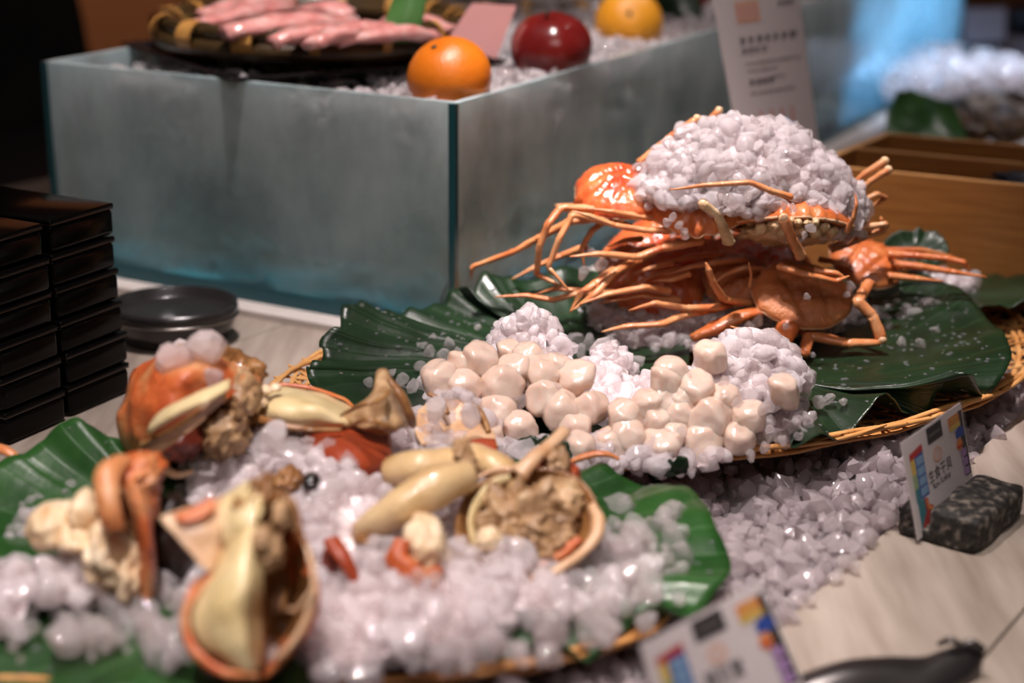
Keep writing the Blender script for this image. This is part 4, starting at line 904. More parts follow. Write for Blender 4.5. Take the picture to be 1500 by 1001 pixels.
crab('dark crab buried in the middle of the heap under the ice cap', ony(1105, 385, 1.395), (-.3, -.9, .1), (-.05, -.35, .93), .095, 'crab_red', [
    ([(1130, 396, 1.32), (1092, 392, 1.31), (1062, 402, 1.305), (1040, 420, 1.30)], 13),
    ([(1090, 380, 1.33), (1050, 384, 1.32), (1008, 392, 1.315), (975, 404, 1.31)], 14),
    ([(1060, 372, 1.35), (1010, 376, 1.34), (960, 388, 1.335)], 13),
    ([(1200, 380, 1.34), (1225, 384, 1.33), (1246, 392, 1.33)], 13),
    ([(985, 385, 1.32), (955, 392, 1.31), (925, 402, 1.31)], 13),
    ([(1010, 402, 1.31), (985, 410, 1.30), (955, 412, 1.30)], 12),
], seed=8, face=False)
crab('half hidden red crab at the back of the heap under the left shells', ony(985, 352, 1.415), (-.5, -.8, .1), (-.05, -.30, .95), .080, 'crab_red', [
    ([(940, 350, 1.36), (915, 352, 1.35), (890, 362, 1.345)], 13),
], seed=9, face=False)
# ice inside and on the heap
hc = ony(1080, 400, 1.375)[:2]
def heap_h(x, y):
    d = ((x - hc[0]) / .150) ** 2 + ((y - hc[1]) / .085) ** 2; return .034 + .030 * np.clip(1 - d, 0, 1) ** .8 + .005 * vnoise(x, y, 30)
ell = lambda c, rx, ry, n=40: [(c[0] + rx * math.cos(2 * math.pi * k / n), c[1] + ry * math.sin(2 * math.pi * k / n)) for k in range(n)]
ice_field('crushed_ice', ell(hc, .150, .075), heap_h, 650, .0068, M['ice'], 'crushed ice packed in the gaps beneath the heaped crabs', 2)
dc = np.array([ony(1102, 250, 1.335)[0], 1.335])
def dome_base(x): return .160 - .12 * (x - dc[0])
def dome_h(x, y):
    d = ((x - dc[0]) / .096) ** 2 + ((y - dc[1]) / .066) ** 2
    return dome_base(x) + .060 * np.clip(1 - d, 0, 1) ** .6 + .004 * vnoise(x, y, 35) - .12 * np.clip(x - dc[0] - .04, 0, 1) - .24 * np.clip(dc[0] - x - .035, 0, 1)
pd = []
for k in range(1050):
    r_ = math.sqrt(random.random()); a = random.uniform(0, 2 * math.pi); x, y = dc[0] + .096 * r_ * math.cos(a), dc[1] + .066 * r_ * math.sin(a)
    pd.append((x, y, dome_h(x, y) + random.uniform(-.006, .003)))
for k in range(300):                          # ragged near flank, spilling over the shells on the right
    a = random.uniform(math.pi, 2.02 * math.pi); r_ = random.uniform(.90, 1.0); x, y = dc[0] + .096 * r_ * math.cos(a), dc[1] + .066 * r_ * math.sin(a)
    lowest = dome_base(x) - .004 - (.016 if .2 < math.cos(a) < .98 else 0)
    pd.append((x, y, random.uniform(lowest, dome_h(x, y))))
chips_obj('crushed_ice', pd, .0076, M['ice'], 2, 'mound of crushed ice capping the heap of crabs', field_core(ell(dc, .093, .063), dome_h, .006, .003))
G1 = 'loose ice between the crab legs'
for (x, y, Yd, rp) in ((985, 318, 1.255, 9), (995, 330, 1.25, 10), (978, 326, 1.255, 8), (1003, 342, 1.25, 9), (985, 345, 1.255, 8), (1072, 295, 1.24, 13), (1085, 305, 1.24, 10), (1148, 300, 1.235, 9), (1163, 305, 1.235, 9), (1188, 334, 1.235, 10), (1178, 345, 1.235, 7), (1060, 288, 1.245, 10), (1095, 288, 1.24, 9),
                      (1182, 435, 1.235, 7), (868, 370, 1.31, 12), (880, 388, 1.30, 12), (900, 375, 1.31, 10), (855, 400, 1.30, 12), (1245, 420, 1.28, 11), (1258, 440, 1.28, 12), (1240, 432, 1.275, 9), (1150, 478, 1.25, 8), (1110, 470, 1.25, 12), (1095, 480, 1.245, 11), (1075, 490, 1.24, 12)):
    chunk(ony(x, y, Yd), px(rp, Yd), 'clear ice chunk lodged between legs and shells of the crab heap', G1)

# ================================================================== scallops
def scallop_mesh(seed):
    r = random.Random(seed); V, Fc = ico(4); V = V.copy(); rho = np.hypot(V[:, 0], V[:, 1]) + 1e-9
    p = r.uniform(2.8, 4.2); d = (rho ** p + np.abs(V[:, 2]) ** p) ** (1 / p); V = V / d[:, None]
    V[:, 2] *= r.uniform(.66, 1.0); V[:, 0] *= r.uniform(.9, 1.08)
    sh = r.uniform(-.25, .25); V[:, 0] += sh * V[:, 2]; V[:, :2] *= (1 + r.uniform(-.14, .10) * V[:, 2:3])
    a = np.arctan2(V[:, 1], V[:, 0]); V[:, :2] *= (1 + .035 * np.cos(3 * a + seed) + .02 * np.cos(7 * a + seed * 2))[:, None]
    return rough_up(rough_up(V, .12, 1.5, seed), .04, 4, seed), Fc
SC = [scallop_mesh(k) for k in range(7)]
def scal(x, y, rp, z, label, group, k, rot, lie=0):
    P = onz(x, y, z); V, Fc = SC[k % 7]; W = V @ rotm(lie + random.uniform(-.25, .25), random.uniform(-.25, .25), rot).T * px(rp * 1.13, P[1]) + P
    return tag(MB().add(W, Fc).build('scallop', M['scallop'], origin=P), label, 'scallop', group)
GA, GB = 'raw scallops in the left heap', 'raw scallops in the right heap'
zA = lambda y: .046 + .040 * min(max((640 - y) / 110, 0), 1)
A_ = [(645, 556, 25, 0, 0), (680, 566, 23, 1, 0), (704, 532, 25, 2, .2), (735, 566, 29, 3, 1.3), (678, 530, 20, 4, 0), (750, 545, 22, 5, .4), (794, 550, 25, 6, 1.4), (799, 584, 25, 0, 1.1), (822, 602, 26, 1, 1.5), (866, 598, 22, 2, 1.2), (842, 626, 23, 3, .2), (726, 606, 26, 4, 1.5), (843, 556, 24, 5, .3), (776, 526, 22, 6, 0), (850, 656, 21, 0, .2), (762, 626, 22, 1, .3), (716, 640, 22, 2, .2), (660, 596, 21, 4, .4), (815, 535, 18, 3, .2), (748, 520, 18, 2, 0)]
ORD = ['leftmost', 'second from the left', 'third from the left', 'fourth from the left', 'fifth from the left', 'sixth from the left', 'seventh from the left']
ROWN = ['back row', 'upper row', 'lower row', 'front row']
def row_labels(L, heap):
    """name each scallop by its row in the heap and its place in that row"""
    S = sorted(L, key=lambda q: q[1]); n = len(S); out = {}
    for r in range(4):
        for i, q in enumerate(sorted(S[r * n // 4:(r + 1) * n // 4], key=lambda q: q[0])): out[q[:2]] = 'raw scallop, %s in the %s of the %s' % (ORD[i], ROWN[r], heap)
    return out
NA = row_labels(A_, 'left heap')
for x, y, r_, k, lie in A_:
    lb = NA[(x, y)]
    if (x, y) == (822, 602): lb = 'long raw scallop lying on its side at the right foot of the left heap'
    if (x, y) == (842, 626): lb = 'small round raw scallop between the left heap and the right heap'
    scal(x, y, r_, zA(y), lb, GA, k, random.uniform(-.5, .5), lie)
zB = lambda y: .044 + .045 * min(max((650 - y) / 110, 0), 1)
B_ = [(1040, 524, 22, 0, 0), (983, 547, 23, 1, 0), (975, 562, 23, 2, 0), (1018, 570, 26, 3, .3), (979, 588, 22, 4, 1.2), (948, 592, 20, 5, .3), (916, 611, 24, 6, .6), (962, 616, 20, 0, .3), (995, 608, 20, 1, 1.3), (1043, 612, 28, 2, 1.4), (1096, 612, 25, 3, .2), (1030, 650, 28, 4, 1.57), (968, 650, 26, 5, .3), (922, 640, 26, 6, .8), (896, 650, 22, 0, .2), (1081, 642, 22, 1, .2), (1149, 574, 21, 2, .1), (985, 634, 21, 3, .2), (1060, 580, 21, 4, .3), (1000, 585, 20, 6, .5)]
NB = row_labels(B_, 'right heap')
for x, y, r_, k, lie in B_:
    lb = NB[(x, y)]
    if (x, y) == (1030, 650): lb = 'cylindrical raw scallop lying sideways at the foot of the right heap'
    if (x, y) == (1149, 574): lb = 'raw scallop poking out of the ice at the right end of the right heap'
    if (x, y) == (1040, 524): lb = 'cream raw scallop topmost at the back of the right heap'
    scal(x, y, r_, zB(y), lb, GB, k, random.uniform(-.4, .4), lie)
# ice with the scallops
def heapA(x, y):
    c = onz(775, 560, .055); return .036 + .034 * np.clip(1 - ((x - c[0]) / .085) ** 2 - ((y - c[1]) / .065) ** 2, 0, 1)
ice_field('crushed_ice', ell(onz(775, 555, .05), .085, .065), heapA, 260, .0074, M['ice'], 'crushed ice under the left heap of scallops', 2)
def heapB(x, y):
    c = onz(1015, 580, .055); return .034 + .036 * np.clip(1 - ((x - c[0]) / .080) ** 2 - ((y - c[1]) / .062) ** 2, 0, 1)
ice_field('crushed_ice', ell(onz(1015, 580, .05), .080, .062), heapB, 260, .0074, M['ice'], 'crushed ice under the right heap of scallops', 2)
def mound_px(name, label, cx, cy, z0, rxp, ryp, hz, n, size, mat=None, sub=2, lean=0):
    """ice mound whose silhouette is centred near pixel (cx, cy)"""
    c = onz(cx, cy, z0); rx = px(rxp, c[1]); ry = px(ryp, c[1]) / .36
    h = lambda x, y: z0 + hz * np.clip(1 - ((x - c[0]) / rx) ** 2 - ((y - c[1]) / ry) ** 2, 0, 1) ** .8 + .003 * vnoise(x, y, 50)
    return ice_field(name, ell(c, rx, ry), h, n, size, mat or M['ice'], label, sub)
mound_px('crushed_ice', 'crushed ice on top of the left heap of scallops', 770, 520, .062, 62, 22, .030, 130, .0074)
mound_px('crushed_ice', 'spur of crushed ice running down between the two scallop heaps', 890, 560, .040, 42, 30, .024, 120, .0072)
mound_px('crushed_ice', 'crushed ice covering the right end of the right scallop heap', 1100, 560, .060, 82, 34, .032, 330, .0074)
mound_px('crushed_ice', 'glassy ice at the right foot of the right scallop heap', 1135, 620, .038, 52, 24, .014, 90, .0066, M['ice_clear'])
mound_px('crushed_ice', 'glassy ice strewn on the leaf in front of the crabs', 1000, 500, .036, 120, 26, .012, 260, .0064, M['ice_clear'])
mound_px('crushed_ice', 'glassy ice around the right crab leg on the dark leaf', 1330, 470, .036, 95, 30, .010, 190, .0070, M['ice_clear'])
mound_px('crushed_ice', 'cloudy ice under the stretched legs of the right crab', 1370, 420, .050, 60, 12, .010, 110, .0070)
mound_px('crushed_ice', 'crushed ice along the front foot of both scallop heaps', 880, 672, .034, 190, 15, .008, 260, .0074)
GL = 'loose ice on the dark leaves'
for (x, y, rp) in [(605, 498, 9), (618, 508, 13), (632, 496, 9), (628, 516, 14), (660, 505, 13), (672, 516, 13), (650, 520, 13), (615, 536, 12), (628, 552, 10), (590, 555, 13), (604, 566, 12), (700, 510, 12), (845, 497, 15), (862, 503, 14), (878, 512, 13), (850, 515, 13), (900, 505, 12), (912, 520, 13), (925, 500, 12), (890, 528, 12), (935, 528, 13), (940, 490, 12), (1190, 520, 8), (1170, 640, 12), (1190, 610, 12), (1200, 590, 12), (1182, 578, 13), (1215, 585, 11), (1235, 588, 9), (1160, 630, 14), (1145, 645, 13), (1120, 655, 12), (1300, 480, 13), (1320, 500, 12), (1345, 470, 12), (1370, 485, 11), (1395, 470, 12), (1350, 505, 11), (1280, 470, 12), (1410, 450, 13), (1390, 440, 12), (1030, 672, 12), (1055, 665, 10), (1100, 668, 11), (540, 560, 9), (575, 545, 8), (700, 480, 6), (690, 540, 9), (750, 690, 13), (720, 660, 14), (745, 672, 12), (775, 678, 12)]:
    P = onz(x, y, .046); chunk(P, px(rp, P[1]), 'loose glassy ice chunk lying on the dark leaves round the scallops', GL)
for (x, y, rp, z) in [(760, 588, 17, .066), (700, 590, 13, .062), (722, 560, 11, .075), (812, 570, 12, .074), (655, 575, 11, .06), (800, 520, 14, .09), (768, 500, 15, .086), (735, 500, 13, .082), (830, 545, 13, .078), (880, 545, 13, .066), (1010, 555, 12, .085), (1000, 630, 10, .06), (1060, 560, 13, .088), (1080, 590, 13, .08), (1120, 600, 14, .07), (945, 620, 10, .058), (690, 515, 12, .086), (905, 625, 9, .056)]:
    P = onz(x, y, z); chunk(P, px(rp, P[1]), 'clear ice chunk resting among the raw scallops', 'ice among the scallops')
# water drops on the leaves
def drops(n, poly, h, rr, host):
    P = scatter([onz(x, y, h)[:2] for x, y in poly], n); mb = MB(); V, Fc = ico(1)
    dg = bpy.context.evaluated_depsgraph_get(); ev = host.evaluated_get(dg); inv = host.matrix_world.inverted()
    for p in P:
        ok, hit, nn, _ = ev.ray_cast(inv @ Vector((p[0], p[1], .4)), Vector((0, 0, -1)))
        if ok: mb.add(V * np.array([1, 1, .55]) * random.uniform(*rr) + np.array(host.matrix_world @ hit), Fc)
    if mb.n: o = mb.build('water_drops', M['water'], host); o['kind'] = 'stuff'
bpy.context.view_layer.update()
LV_ = [o for o in bpy.data.objects if o.name.startswith('broad_leaf')]
drops(170, [(470, 470), (620, 450), (760, 420), (900, 470), (800, 520), (620, 560), (470, 560)], .045, (.0010, .0028), LV_[0])
drops(170, [(1200, 520), (1300, 430), (1460, 480), (1470, 550), (1380, 590), (1200, 640)], .042, (.0010, .0028), LV_[1])
drops(240, [(20, 690), (160, 640), (850, 690), (1060, 800), (1040, 870), (850, 950), (300, 1000), (0, 990)], .036, (.0012, .0032), LV_[4])
# ================================================================== cut brown crab pieces in the front
FG = 'cut brown crab pieces on the front leaf'
def blobp(x, y, Yd, rx, ry, rz, rot=(0, 0, 0), amp=.2, sc=3, seed=0, sub=4):
    """ellipsoid seen at pixel (x, y): rx, ry pixel half sizes across and up, rz metres in depth"""
    V, Fc = ico(sub); V = np.array([p * (1 + amp * nz3(p, sc, seed)) for p in V]) @ rotm(*rot).T
    return V * np.array([px(rx, Yd), rz, px(ry, Yd)]) + ony(x, y, Yd), Fc
def T_(pts, wp, n=10, flat=.8, amp=.0008, seed=0, k=24):
    P = cr(np.array([ony(*p) for p in pts]), k); R = np.interp(np.linspace(0, len(wp) - 1, k), np.arange(len(wp)), [px(q, pts[0][2]) / 2 for q in wp])
    V, Fc = tube(P, R, n, flat); return rough_up(V, amp, 90, seed), Fc
def piece(label, x, y, Yd): return thing('crab_piece', label, 'crab', ony(x, y, Yd), FG)
def part(t, name, mat, *vf, label=None, smooth=True):
    m = MB()
    for v in vf: m.add(*v)
    o = m.build(name, M[mat], t, smooth)
    if label: o['label'] = label
    return o

# A: half crab at the back left with ice on its back
a = piece('half crab with rough orange shell and dark cavity, tall at the back left', 280, 690, .98)
part(a, 'shell', 'brown_shell', sheet(Y([
    [(238, 515, 1.03), (270, 508, 1.02), (320, 512, 1.02), (372, 535, 1.03)],
    [(196, 545, 1.0), (240, 530, .965), (300, 535, .95), (384, 562, .99)],
    [(176, 595, .985), (205, 585, .945), (255, 590, .93), (330, 590, .95)],
    [(178, 640, .985), (198, 640, .95), (225, 640, .935), (255, 625, .94)],
    [(196, 672, .985), (204, 668, .965), (218, 664, .95), (232, 655, .945)]]), 34, 34, .004, .0035, 55, 3))
part(a, 'body', 'brown_inner', blobp(318, 610, 1.0, 62, 66, .035, amp=.35, sc=2.5, seed=2))
part(a, 'body_wall', 'brown_flesh', blobp(330, 632, .965, 36, 40, .022, amp=.4, sc=3.5, seed=9), blobp(352, 580, .975, 30, 34, .02, amp=.3, sc=3, seed=12))
part(a, 'shell_plate', 'roe', sheet(Y([[(218, 622, .925), (240, 600, .915), (290, 574, .91), (338, 556, .925)], [(214, 634, .92), (246, 612, .905), (300, 586, .90), (338, 570, .92)]]), 8, 22, .003, .001, 60, 4), label='pale brown shell edge')
part(a, 'shell_plate', 'brown_inner', sheet(Y([[(204, 655, .93), (236, 640, .92), (290, 606, .915), (330, 575, .93)], [(206, 662, .935), (244, 648, .925), (296, 614, .92), (332, 588, .935)]]), 8, 22, .003, .001, 60, 5))
part(a, 'shell_plate', 'rim_pale', sheet(Y([[(198, 664, .935), (232, 650, .925), (266, 628, .925), (300, 604, .93)], [(204, 674, .935), (236, 662, .925), (268, 640, .925), (302, 614, .93)]]), 8, 20, .003, .001, 60, 6))
part(a, 'rim', 'rim_pale', T_([(214, 664, .95), (232, 684, .94), (262, 696, .935), (284, 690, .935)], [10, 14, 12, 8], seed=3))
part(a, 'dark_lining_shade', 'dark_red', blobp(262, 640, .955, 40, 36, .02, amp=.2, seed=4))

part(a, 'upper_shell', 'brown_inner', blobp(350, 548, 1.0, 36, 24, .02, amp=.35, sc=2.4, seed=62), blobp(300, 526, 1.0, 52, 22, .02, amp=.35, sc=2.4, seed=63))
# B: claw-side chunk lower left
b = piece('crab body chunk with orange leg stump, white meat at its left, lower left front', 170, 870, .83)
part(b, 'leg', 'crab_leg', T_([(180, 676, .845), (160, 690, .828), (156, 720, .815), (162, 750, .808), (168, 778, .806)], [34, 42, 40, 36, 30], 12, .75, .0012, 5))
part(b, 'leg_joint', 'brown_shell', blobp(206, 694, .85, 34, 30, .02, amp=.3, sc=2.5, seed=6), blobp(216, 730, .845, 18, 40, .016, amp=.3, sc=2.5, seed=61))
part(b, 'shell', 'brown_shell', sheet(Y([[(184, 700, .835), (200, 710, .825), (222, 735, .83)], [(186, 735, .825), (208, 752, .815), (226, 775, .825)], [(200, 780, .82), (216, 800, .81), (230, 820, .82)], [(204, 820, .82), (218, 840, .81), (229, 858, .82)], [(202, 884, .82), (216, 888, .81), (228, 886, .82)]]), 26, 16, .003, .0015, 60, 7))
part(b, 'white_meat', 'white_meat', blobp(80, 770, .85, 40, 34, .02, (0, .5, 0), .18, 2, 8), blobp(124, 748, .85, 22, 30, .018, (0, -.3, 0), .15, 2, 9), blobp(116, 786, .84, 30, 22, .018, amp=.2, sc=2, seed=10), label='white meat')
part(b, 'flesh', 'white_meat', blobp(160, 815, .83, 34, 54, .022, amp=.4, sc=2.4, seed=11), blobp(190, 840, .825, 22, 40, .018, amp=.4, sc=3, seed=12))
part(b, 'body', 'brown_flesh', blobp(178, 790, .855, 42, 74, .025, amp=.4, sc=3, seed=13))
part(b, 'dark_lining_shade', 'gap_shade', blobp(258, 800, .862, 36, 84, .022, amp=.15, seed=14))  # near-black blob paints in the shade of the gap beside the upright shell

# C: big upright shell half, front centre
c = piece('large upright crab shell half with smooth yellow lining, nearest in the front', 350, 985, .745)
part(c, 'shell', 'brown_shell', sheet(Y([
    [(318, 838, .775), (345, 800, .80), (395, 760, .81), (440, 790, .79), (452, 840, .765)],
    [(285, 868, .755), (325, 850, .80), (390, 830, .82), (440, 850, .795), (459, 868, .75)],
    [(272, 905, .745), (315, 905, .79), (380, 905, .815), (432, 905, .785), (452, 905, .74)],
    [(284, 950, .735), (325, 955, .765), (375, 955, .785), (415, 940, .765), (436, 930, .735)],
    [(318, 980, .728), (345, 988, .735), (378, 990, .742), (400, 975, .742), (415, 960, .735)]]), 36, 40, .0035, .0015, 50, 3))
part(c, 'lining', 'roe', sheet(Y([
    [(336, 775, .79), (352, 752, .782), (372, 742, .778), (390, 770, .775)],
    [(318, 828, .762), (340, 815, .752), (366, 812, .750), (386, 830, .758)],
    [(290, 872, .748), (325, 868, .735), (360, 866, .733), (386, 872, .752)],
    [(282, 910, .740), (318, 910, .728), (355, 910, .727), (386, 915, .748)],
    [(296, 950, .731), (328, 952, .722), (360, 952, .722), (387, 950, .742)],
    [(322, 974, .727), (345, 980, .722), (368, 984, .722), (384, 980, .736)]]), 44, 26, .003, .0012, 60, 8), label='smooth yellow membrane')
part(c, 'rim', 'brown_shell', T_([(312, 842, .757), (286, 870, .747), (271, 905, .738), (280, 948, .729), (308, 976, .722), (340, 990, .718), (378, 991, .724)], [8, 12, 15, 16, 16, 14, 10], seed=15, k=40), label='orange shell rim')
part(c, 'inner_wall', 'brown_inner', sheet(Y([
    [(384, 740, .80), (405, 725, .79), (428, 740, .785), (436, 770, .78)],
    [(388, 800, .80), (412, 800, .81), (436, 810, .80), (450, 820, .77)],
    [(388, 870, .79), (410, 870, .805), (436, 870, .79), (456, 868, .752)],
    [(388, 930, .77), (405, 928, .785), (425, 920, .77), (444, 912, .744)],
    [(384, 972, .742), (396, 968, .752), (410, 956, .748), (424, 944, .738)]]), 30, 24, .003, .002, 60, 9))
part(c, 'rim', 'rim_pale', T_([(448, 800, .765), (459, 838, .752), (459, 872, .745), (448, 908, .738), (428, 940, .732), (404, 968, .728)], [7, 9, 12, 12, 9, 7], seed=16), T_([(422, 895, .748), (440, 890, .742), (456, 868, .742)], [8, 12, 8], seed=17))
part(c, 'flap', 'rim_pale', sheet(Y([
    [(234, 756, .775), (270, 745, .78), (300, 738, .785), (336, 724, .795)],
    [(250, 775, .768), (282, 775, .768), (310, 770, .772), (342, 760, .785)],
    [(272, 800, .762), (295, 808, .762), (315, 805, .766), (335, 800, .775)],
    [(292, 828, .758), (300, 834, .757), (310, 836, .757), (320, 835, .762)]]), 22, 22, .003, .0014, 60, 10))
part(c, 'shell_patch', 'crab', sheet(Y([[(252, 754, .771), (280, 744, .775), (312, 728, .783)], [(266, 764, .7655), (290, 760, .768), (316, 745, .776)]]), 8, 14, .0015, .0005, 60, 11), label='orange outer shell')
part(c, 'membrane', 'roe', sheet(Y([[(300, 740, .79), (335, 720, .795), (365, 702, .80), (378, 696, .80)], [(318, 770, .775), (342, 745, .775), (368, 725, .78), (385, 716, .785)], [(326, 800, .768), (348, 780, .766), (370, 765, .768), (388, 750, .775)]]), 18, 18, .0025, .0025, 50, 12))
part(c, 'flesh', 'brown_inner', blobp(385, 728, .79, 22, 32, .014, (0, .5, 0), .5, 2.5, 18), blobp(362, 742, .782, 20, 14, .010, (0, -.4, 0), .4, 3, 19))
part(c, 'flesh', 'brown_flesh', blobp(398, 812, .765, 20, 24, .012, amp=.5, sc=3, seed=20), blobp(384, 792, .762, 16, 22, .010, amp=.4, sc=3, seed=21), blobp(412, 758, .78, 14, 24, .01, (0, -.5, 0), .4, 3, 22))

# D: yellowish shell piece with folded brown end, top centre
d = piece('yellowish crab shell piece with folded brown end, behind the smooth red shell', 480, 640, 1.01)
part(d, 'shell', 'roe', sheet(Y([
    [(364, 588, 1.03), (400, 568, 1.03), (450, 570, 1.03), (500, 586, 1.03), (520, 600, 1.03)],
    [(364, 600, 1.0), (400, 588, .985), (450, 588, .98), (495, 602, .985), (524, 614, 1.0)],
    [(366, 616, .995), (400, 612, .975), (450, 614, .97), (495, 618, .975), (526, 624, .99)],
    [(372, 626, 1.0), (405, 628, .985), (450, 630, .98), (492, 628, .985), (524, 630, .995)]]), 24, 34, .004, .002, 60, 13))
part(d, 'shell_edge', 'crab', T_([(372, 582, 1.03), (402, 566, 1.03), (450, 568, 1.03), (498, 583, 1.03), (518, 596, 1.03)], [6, 8, 7, 7, 6], seed=30), label='orange shell edge')
part(d, 'brown_band', 'brown_inner', T_([(366, 608, .98), (400, 620, .965), (450, 629, .962), (500, 630, .968)], [14, 16, 9, 8], seed=23))
part(d, 'white_meat', 'white_meat', blobp(372, 580, .99, 10, 10, .006, amp=.3, seed=24, sub=3), blobp(388, 572, .99, 12, 7, .006, amp=.3, seed=25, sub=3), blobp(380, 590, .98, 12, 8, .006, amp=.3, seed=26, sub=3), blobp(404, 568, .995, 9, 6, .005, amp=.3, seed=27, sub=3))
part(d, 'folded_end', 'brown_flesh', sheet(Y([
    [(548, 566, 1.01), (556, 548, 1.01), (570, 546, 1.01), (580, 560, 1.015)],
    [(530, 592, .99), (552, 582, .975), (572, 580, .985), (594, 590, 1.0)],
    [(512, 606, .985), (545, 612, .97), (570, 604, .975), (602, 606, .995)],
    [(506, 622, .985), (540, 626, .965), (570, 628, .965), (609, 624, .99)],
    [(520, 632, .985), (545, 638, .972), (572, 638, .972), (604, 634, .99)]]), 28, 28, .004, .005, 45, 14))
part(d, 'fold', 'brown_inner', T_([(500, 608, .968), (530, 594, .955), (556, 588, .958), (570, 572, .975)], [6, 10, 10, 6], seed=28), T_([(505, 626, .965), (535, 616, .95), (560, 622, .95), (582, 630, .955)], [6, 11, 9, 6], seed=29), T_([(570, 556, .985), (588, 580, .98), (600, 606, .98), (606, 624, .985)], [10, 16, 18, 12], seed=31))

# E: two cream claw segments with their joint
e = piece('two cream claw segments joined at the knuckle, beside the open crab shell', 640, 775, .91)
part(e, 'claw_segment', 'cream_claw', T_([(524, 782, .885), (548, 768, .875), (590, 742, .875), (640, 714, .885), (682, 698, .90)], [28, 52, 70, 76, 62], 16, .85, .0012, 32, 30))
part(e, 'claw_segment', 'cream_claw', T_([(582, 690, .93), (610, 684, .92), (650, 678, .925), (688, 672, .935)], [64, 62, 58, 42], 16, .8, .0012, 33, 26))
part(e, 'claw_segment', 'cream_claw', T_([(672, 664, .95), (700, 672, .94), (732, 686, .93), (752, 702, .925)], [38, 52, 52, 36], 16, .8, .0012, 34, 26))
part(e, 'knuckle', 'brown_flesh', blobp(676, 666, .925, 16, 22, .012, amp=.45, sc=4, seed=35), blobp(690, 690, .915, 12, 24, .010, amp=.4, sc=4, seed=36))
part(e, 'claw_tip', 'brown_inner', blobp(545, 786, .872, 26, 12, .012, (0, .3, 0), .2, 3, 37), label='darker cut end')
part(e, 'torn_end', 'white_meat', T_([(575, 670, .935), (592, 682, .925), (598, 700, .92), (586, 712, .92)], [8, 12, 12, 8], seed=38))
part(e, 'dark_lining_shade', 'dark_red', blobp(574, 706, .94, 22, 16, .01, amp=.3, seed=39))

# F: open shell bowl full of brown meat
f = piece('open crab shell bowl full of brown meat, right end of the front leaf', 775, 850, .86)
cx, cy, Yd = 772, 768, .89
def bowl_pt(s, t, depth=.03):
    rx, ry = 104 * s, 84 * s; x = cx + rx * math.cos(t) + 8 * s * math.sin(t); y = cy - ry * math.sin(t) * (1.0 if math.sin(t) > 0 else .98) - rx * math.cos(t) * .0
    return ony(x, y, Yd - .012 + .045 * s * s * 0 + (.028 * (1 - s * s)) + .035 * s * math.sin(t))
nt = 72; V = []
prof = [0, .25, .5, .7, .85, .95, 1.0]
for s in prof:
    for k in range(nt): V.append(bowl_pt(s, 2 * math.pi * k / nt))
for s in prof[::-1]:
    for k in range(nt):
        p = bowl_pt(s * 1.025, 2 * math.pi * k / nt); V.append(p + np.array([0, .0055, -.002]) * (1.0 if s < 1 else .6))
m_ = len(prof) * 2; Fc = [(i * nt + k, i * nt + (k + 1) % nt, (i + 1) * nt + (k + 1) % nt, (i + 1) * nt + k) for i in range(m_ - 1) for k in range(nt)]
part(f, 'shell', 'brown_inner', (rough_up(np.array(V), .0018, 45, 40), Fc))
part(f, 'rim', 'rim_pale', T_([(700, 710, .905), (680, 740, .90), (674, 772, .89), (684, 806, .87), (704, 840, .86)], [8, 10, 11, 11, 8], seed=41), T_([(776, 852, .845), (812, 838, .85), (846, 815, .86), (870, 790, .87), (876, 764, .88), (866, 740, .89)], [12, 16, 18, 22, 26, 14], seed=42, k=34), T_([(690, 705, .91), (720, 690, .915), (750, 688, .915)], [7, 9, 9], seed=43))
part(f, 'brown_meat', 'brown_flesh', blobp(760, 770, .885, 62, 60, .018, amp=.55, sc=2.8, seed=44, sub=5), blobp(800, 800, .875, 50, 36, .016, amp=.55, sc=3, seed=45, sub=5), blobp(810, 745, .895, 48, 36, .014, amp=.5, sc=3, seed=46), blobp(730, 820, .868, 40, 22, .012, amp=.5, sc=3.5, seed=47))
part(f, 'shell_fold', 'roe', T_([(712, 830, .87), (694, 790, .875), (694, 750, .885), (716, 716, .90), (748, 698, .905)], [10, 18, 22, 20, 10], 12, .4, .001, 48, 30), label='pale inner shell fold')
part(f, 'white_meat', 'white_meat', blobp(716, 790, .862, 20, 19, .009, amp=.2, seed=49), blobp(724, 802, .862, 14, 8, .007, amp=.2, seed=50))
part(f, 'leg', 'rim_pale', T_([(760, 696, .91), (776, 678, .915), (800, 656, .93), (828, 632, .945)], [36, 28, 26, 24], 12, .75, .001, 51))
part(f, 'red_shell', 'smooth_red', blobp(800, 684, .94, 18, 22, .014, amp=.3, seed=52), blobp(832, 698, .93, 18, 20, .012, amp=.3, seed=53))
part(f, 'gills', 'brown_flesh', blobp(818, 678, .925, 16, 20, .012, amp=.6, sc=4, seed=54), blobp(826, 718, .905, 30, 18, .012, amp=.4, sc=3, seed=55))
part(f, 'shell_lip', 'brown_shell', T_([(790, 830, .855), (820, 812, .86), (850, 790, .868)], [10, 22, 14], seed=56))

# G: small leg joint with white meat
g = piece('small crab joint with white meat and orange shell at its underside', 615, 860, .845)
part(g, 'white_meat', 'white_meat', blobp(620, 796, .85, 34, 40, .020, (0, -.3, 0), .25, 2, 57), blobp(628, 782, .865, 22, 20, .014, amp=.3, seed=58), blobp(646, 820, .85, 14, 26, .010, amp=.3, seed=59))
part(g, 'shell', 'brown_shell', T_([(588, 790, .838), (582, 818, .832), (598, 838, .828), (624, 848, .828), (646, 836, .835)], [24, 38, 38, 34, 18], 12, .7, .0015, 60), label='orange shell')
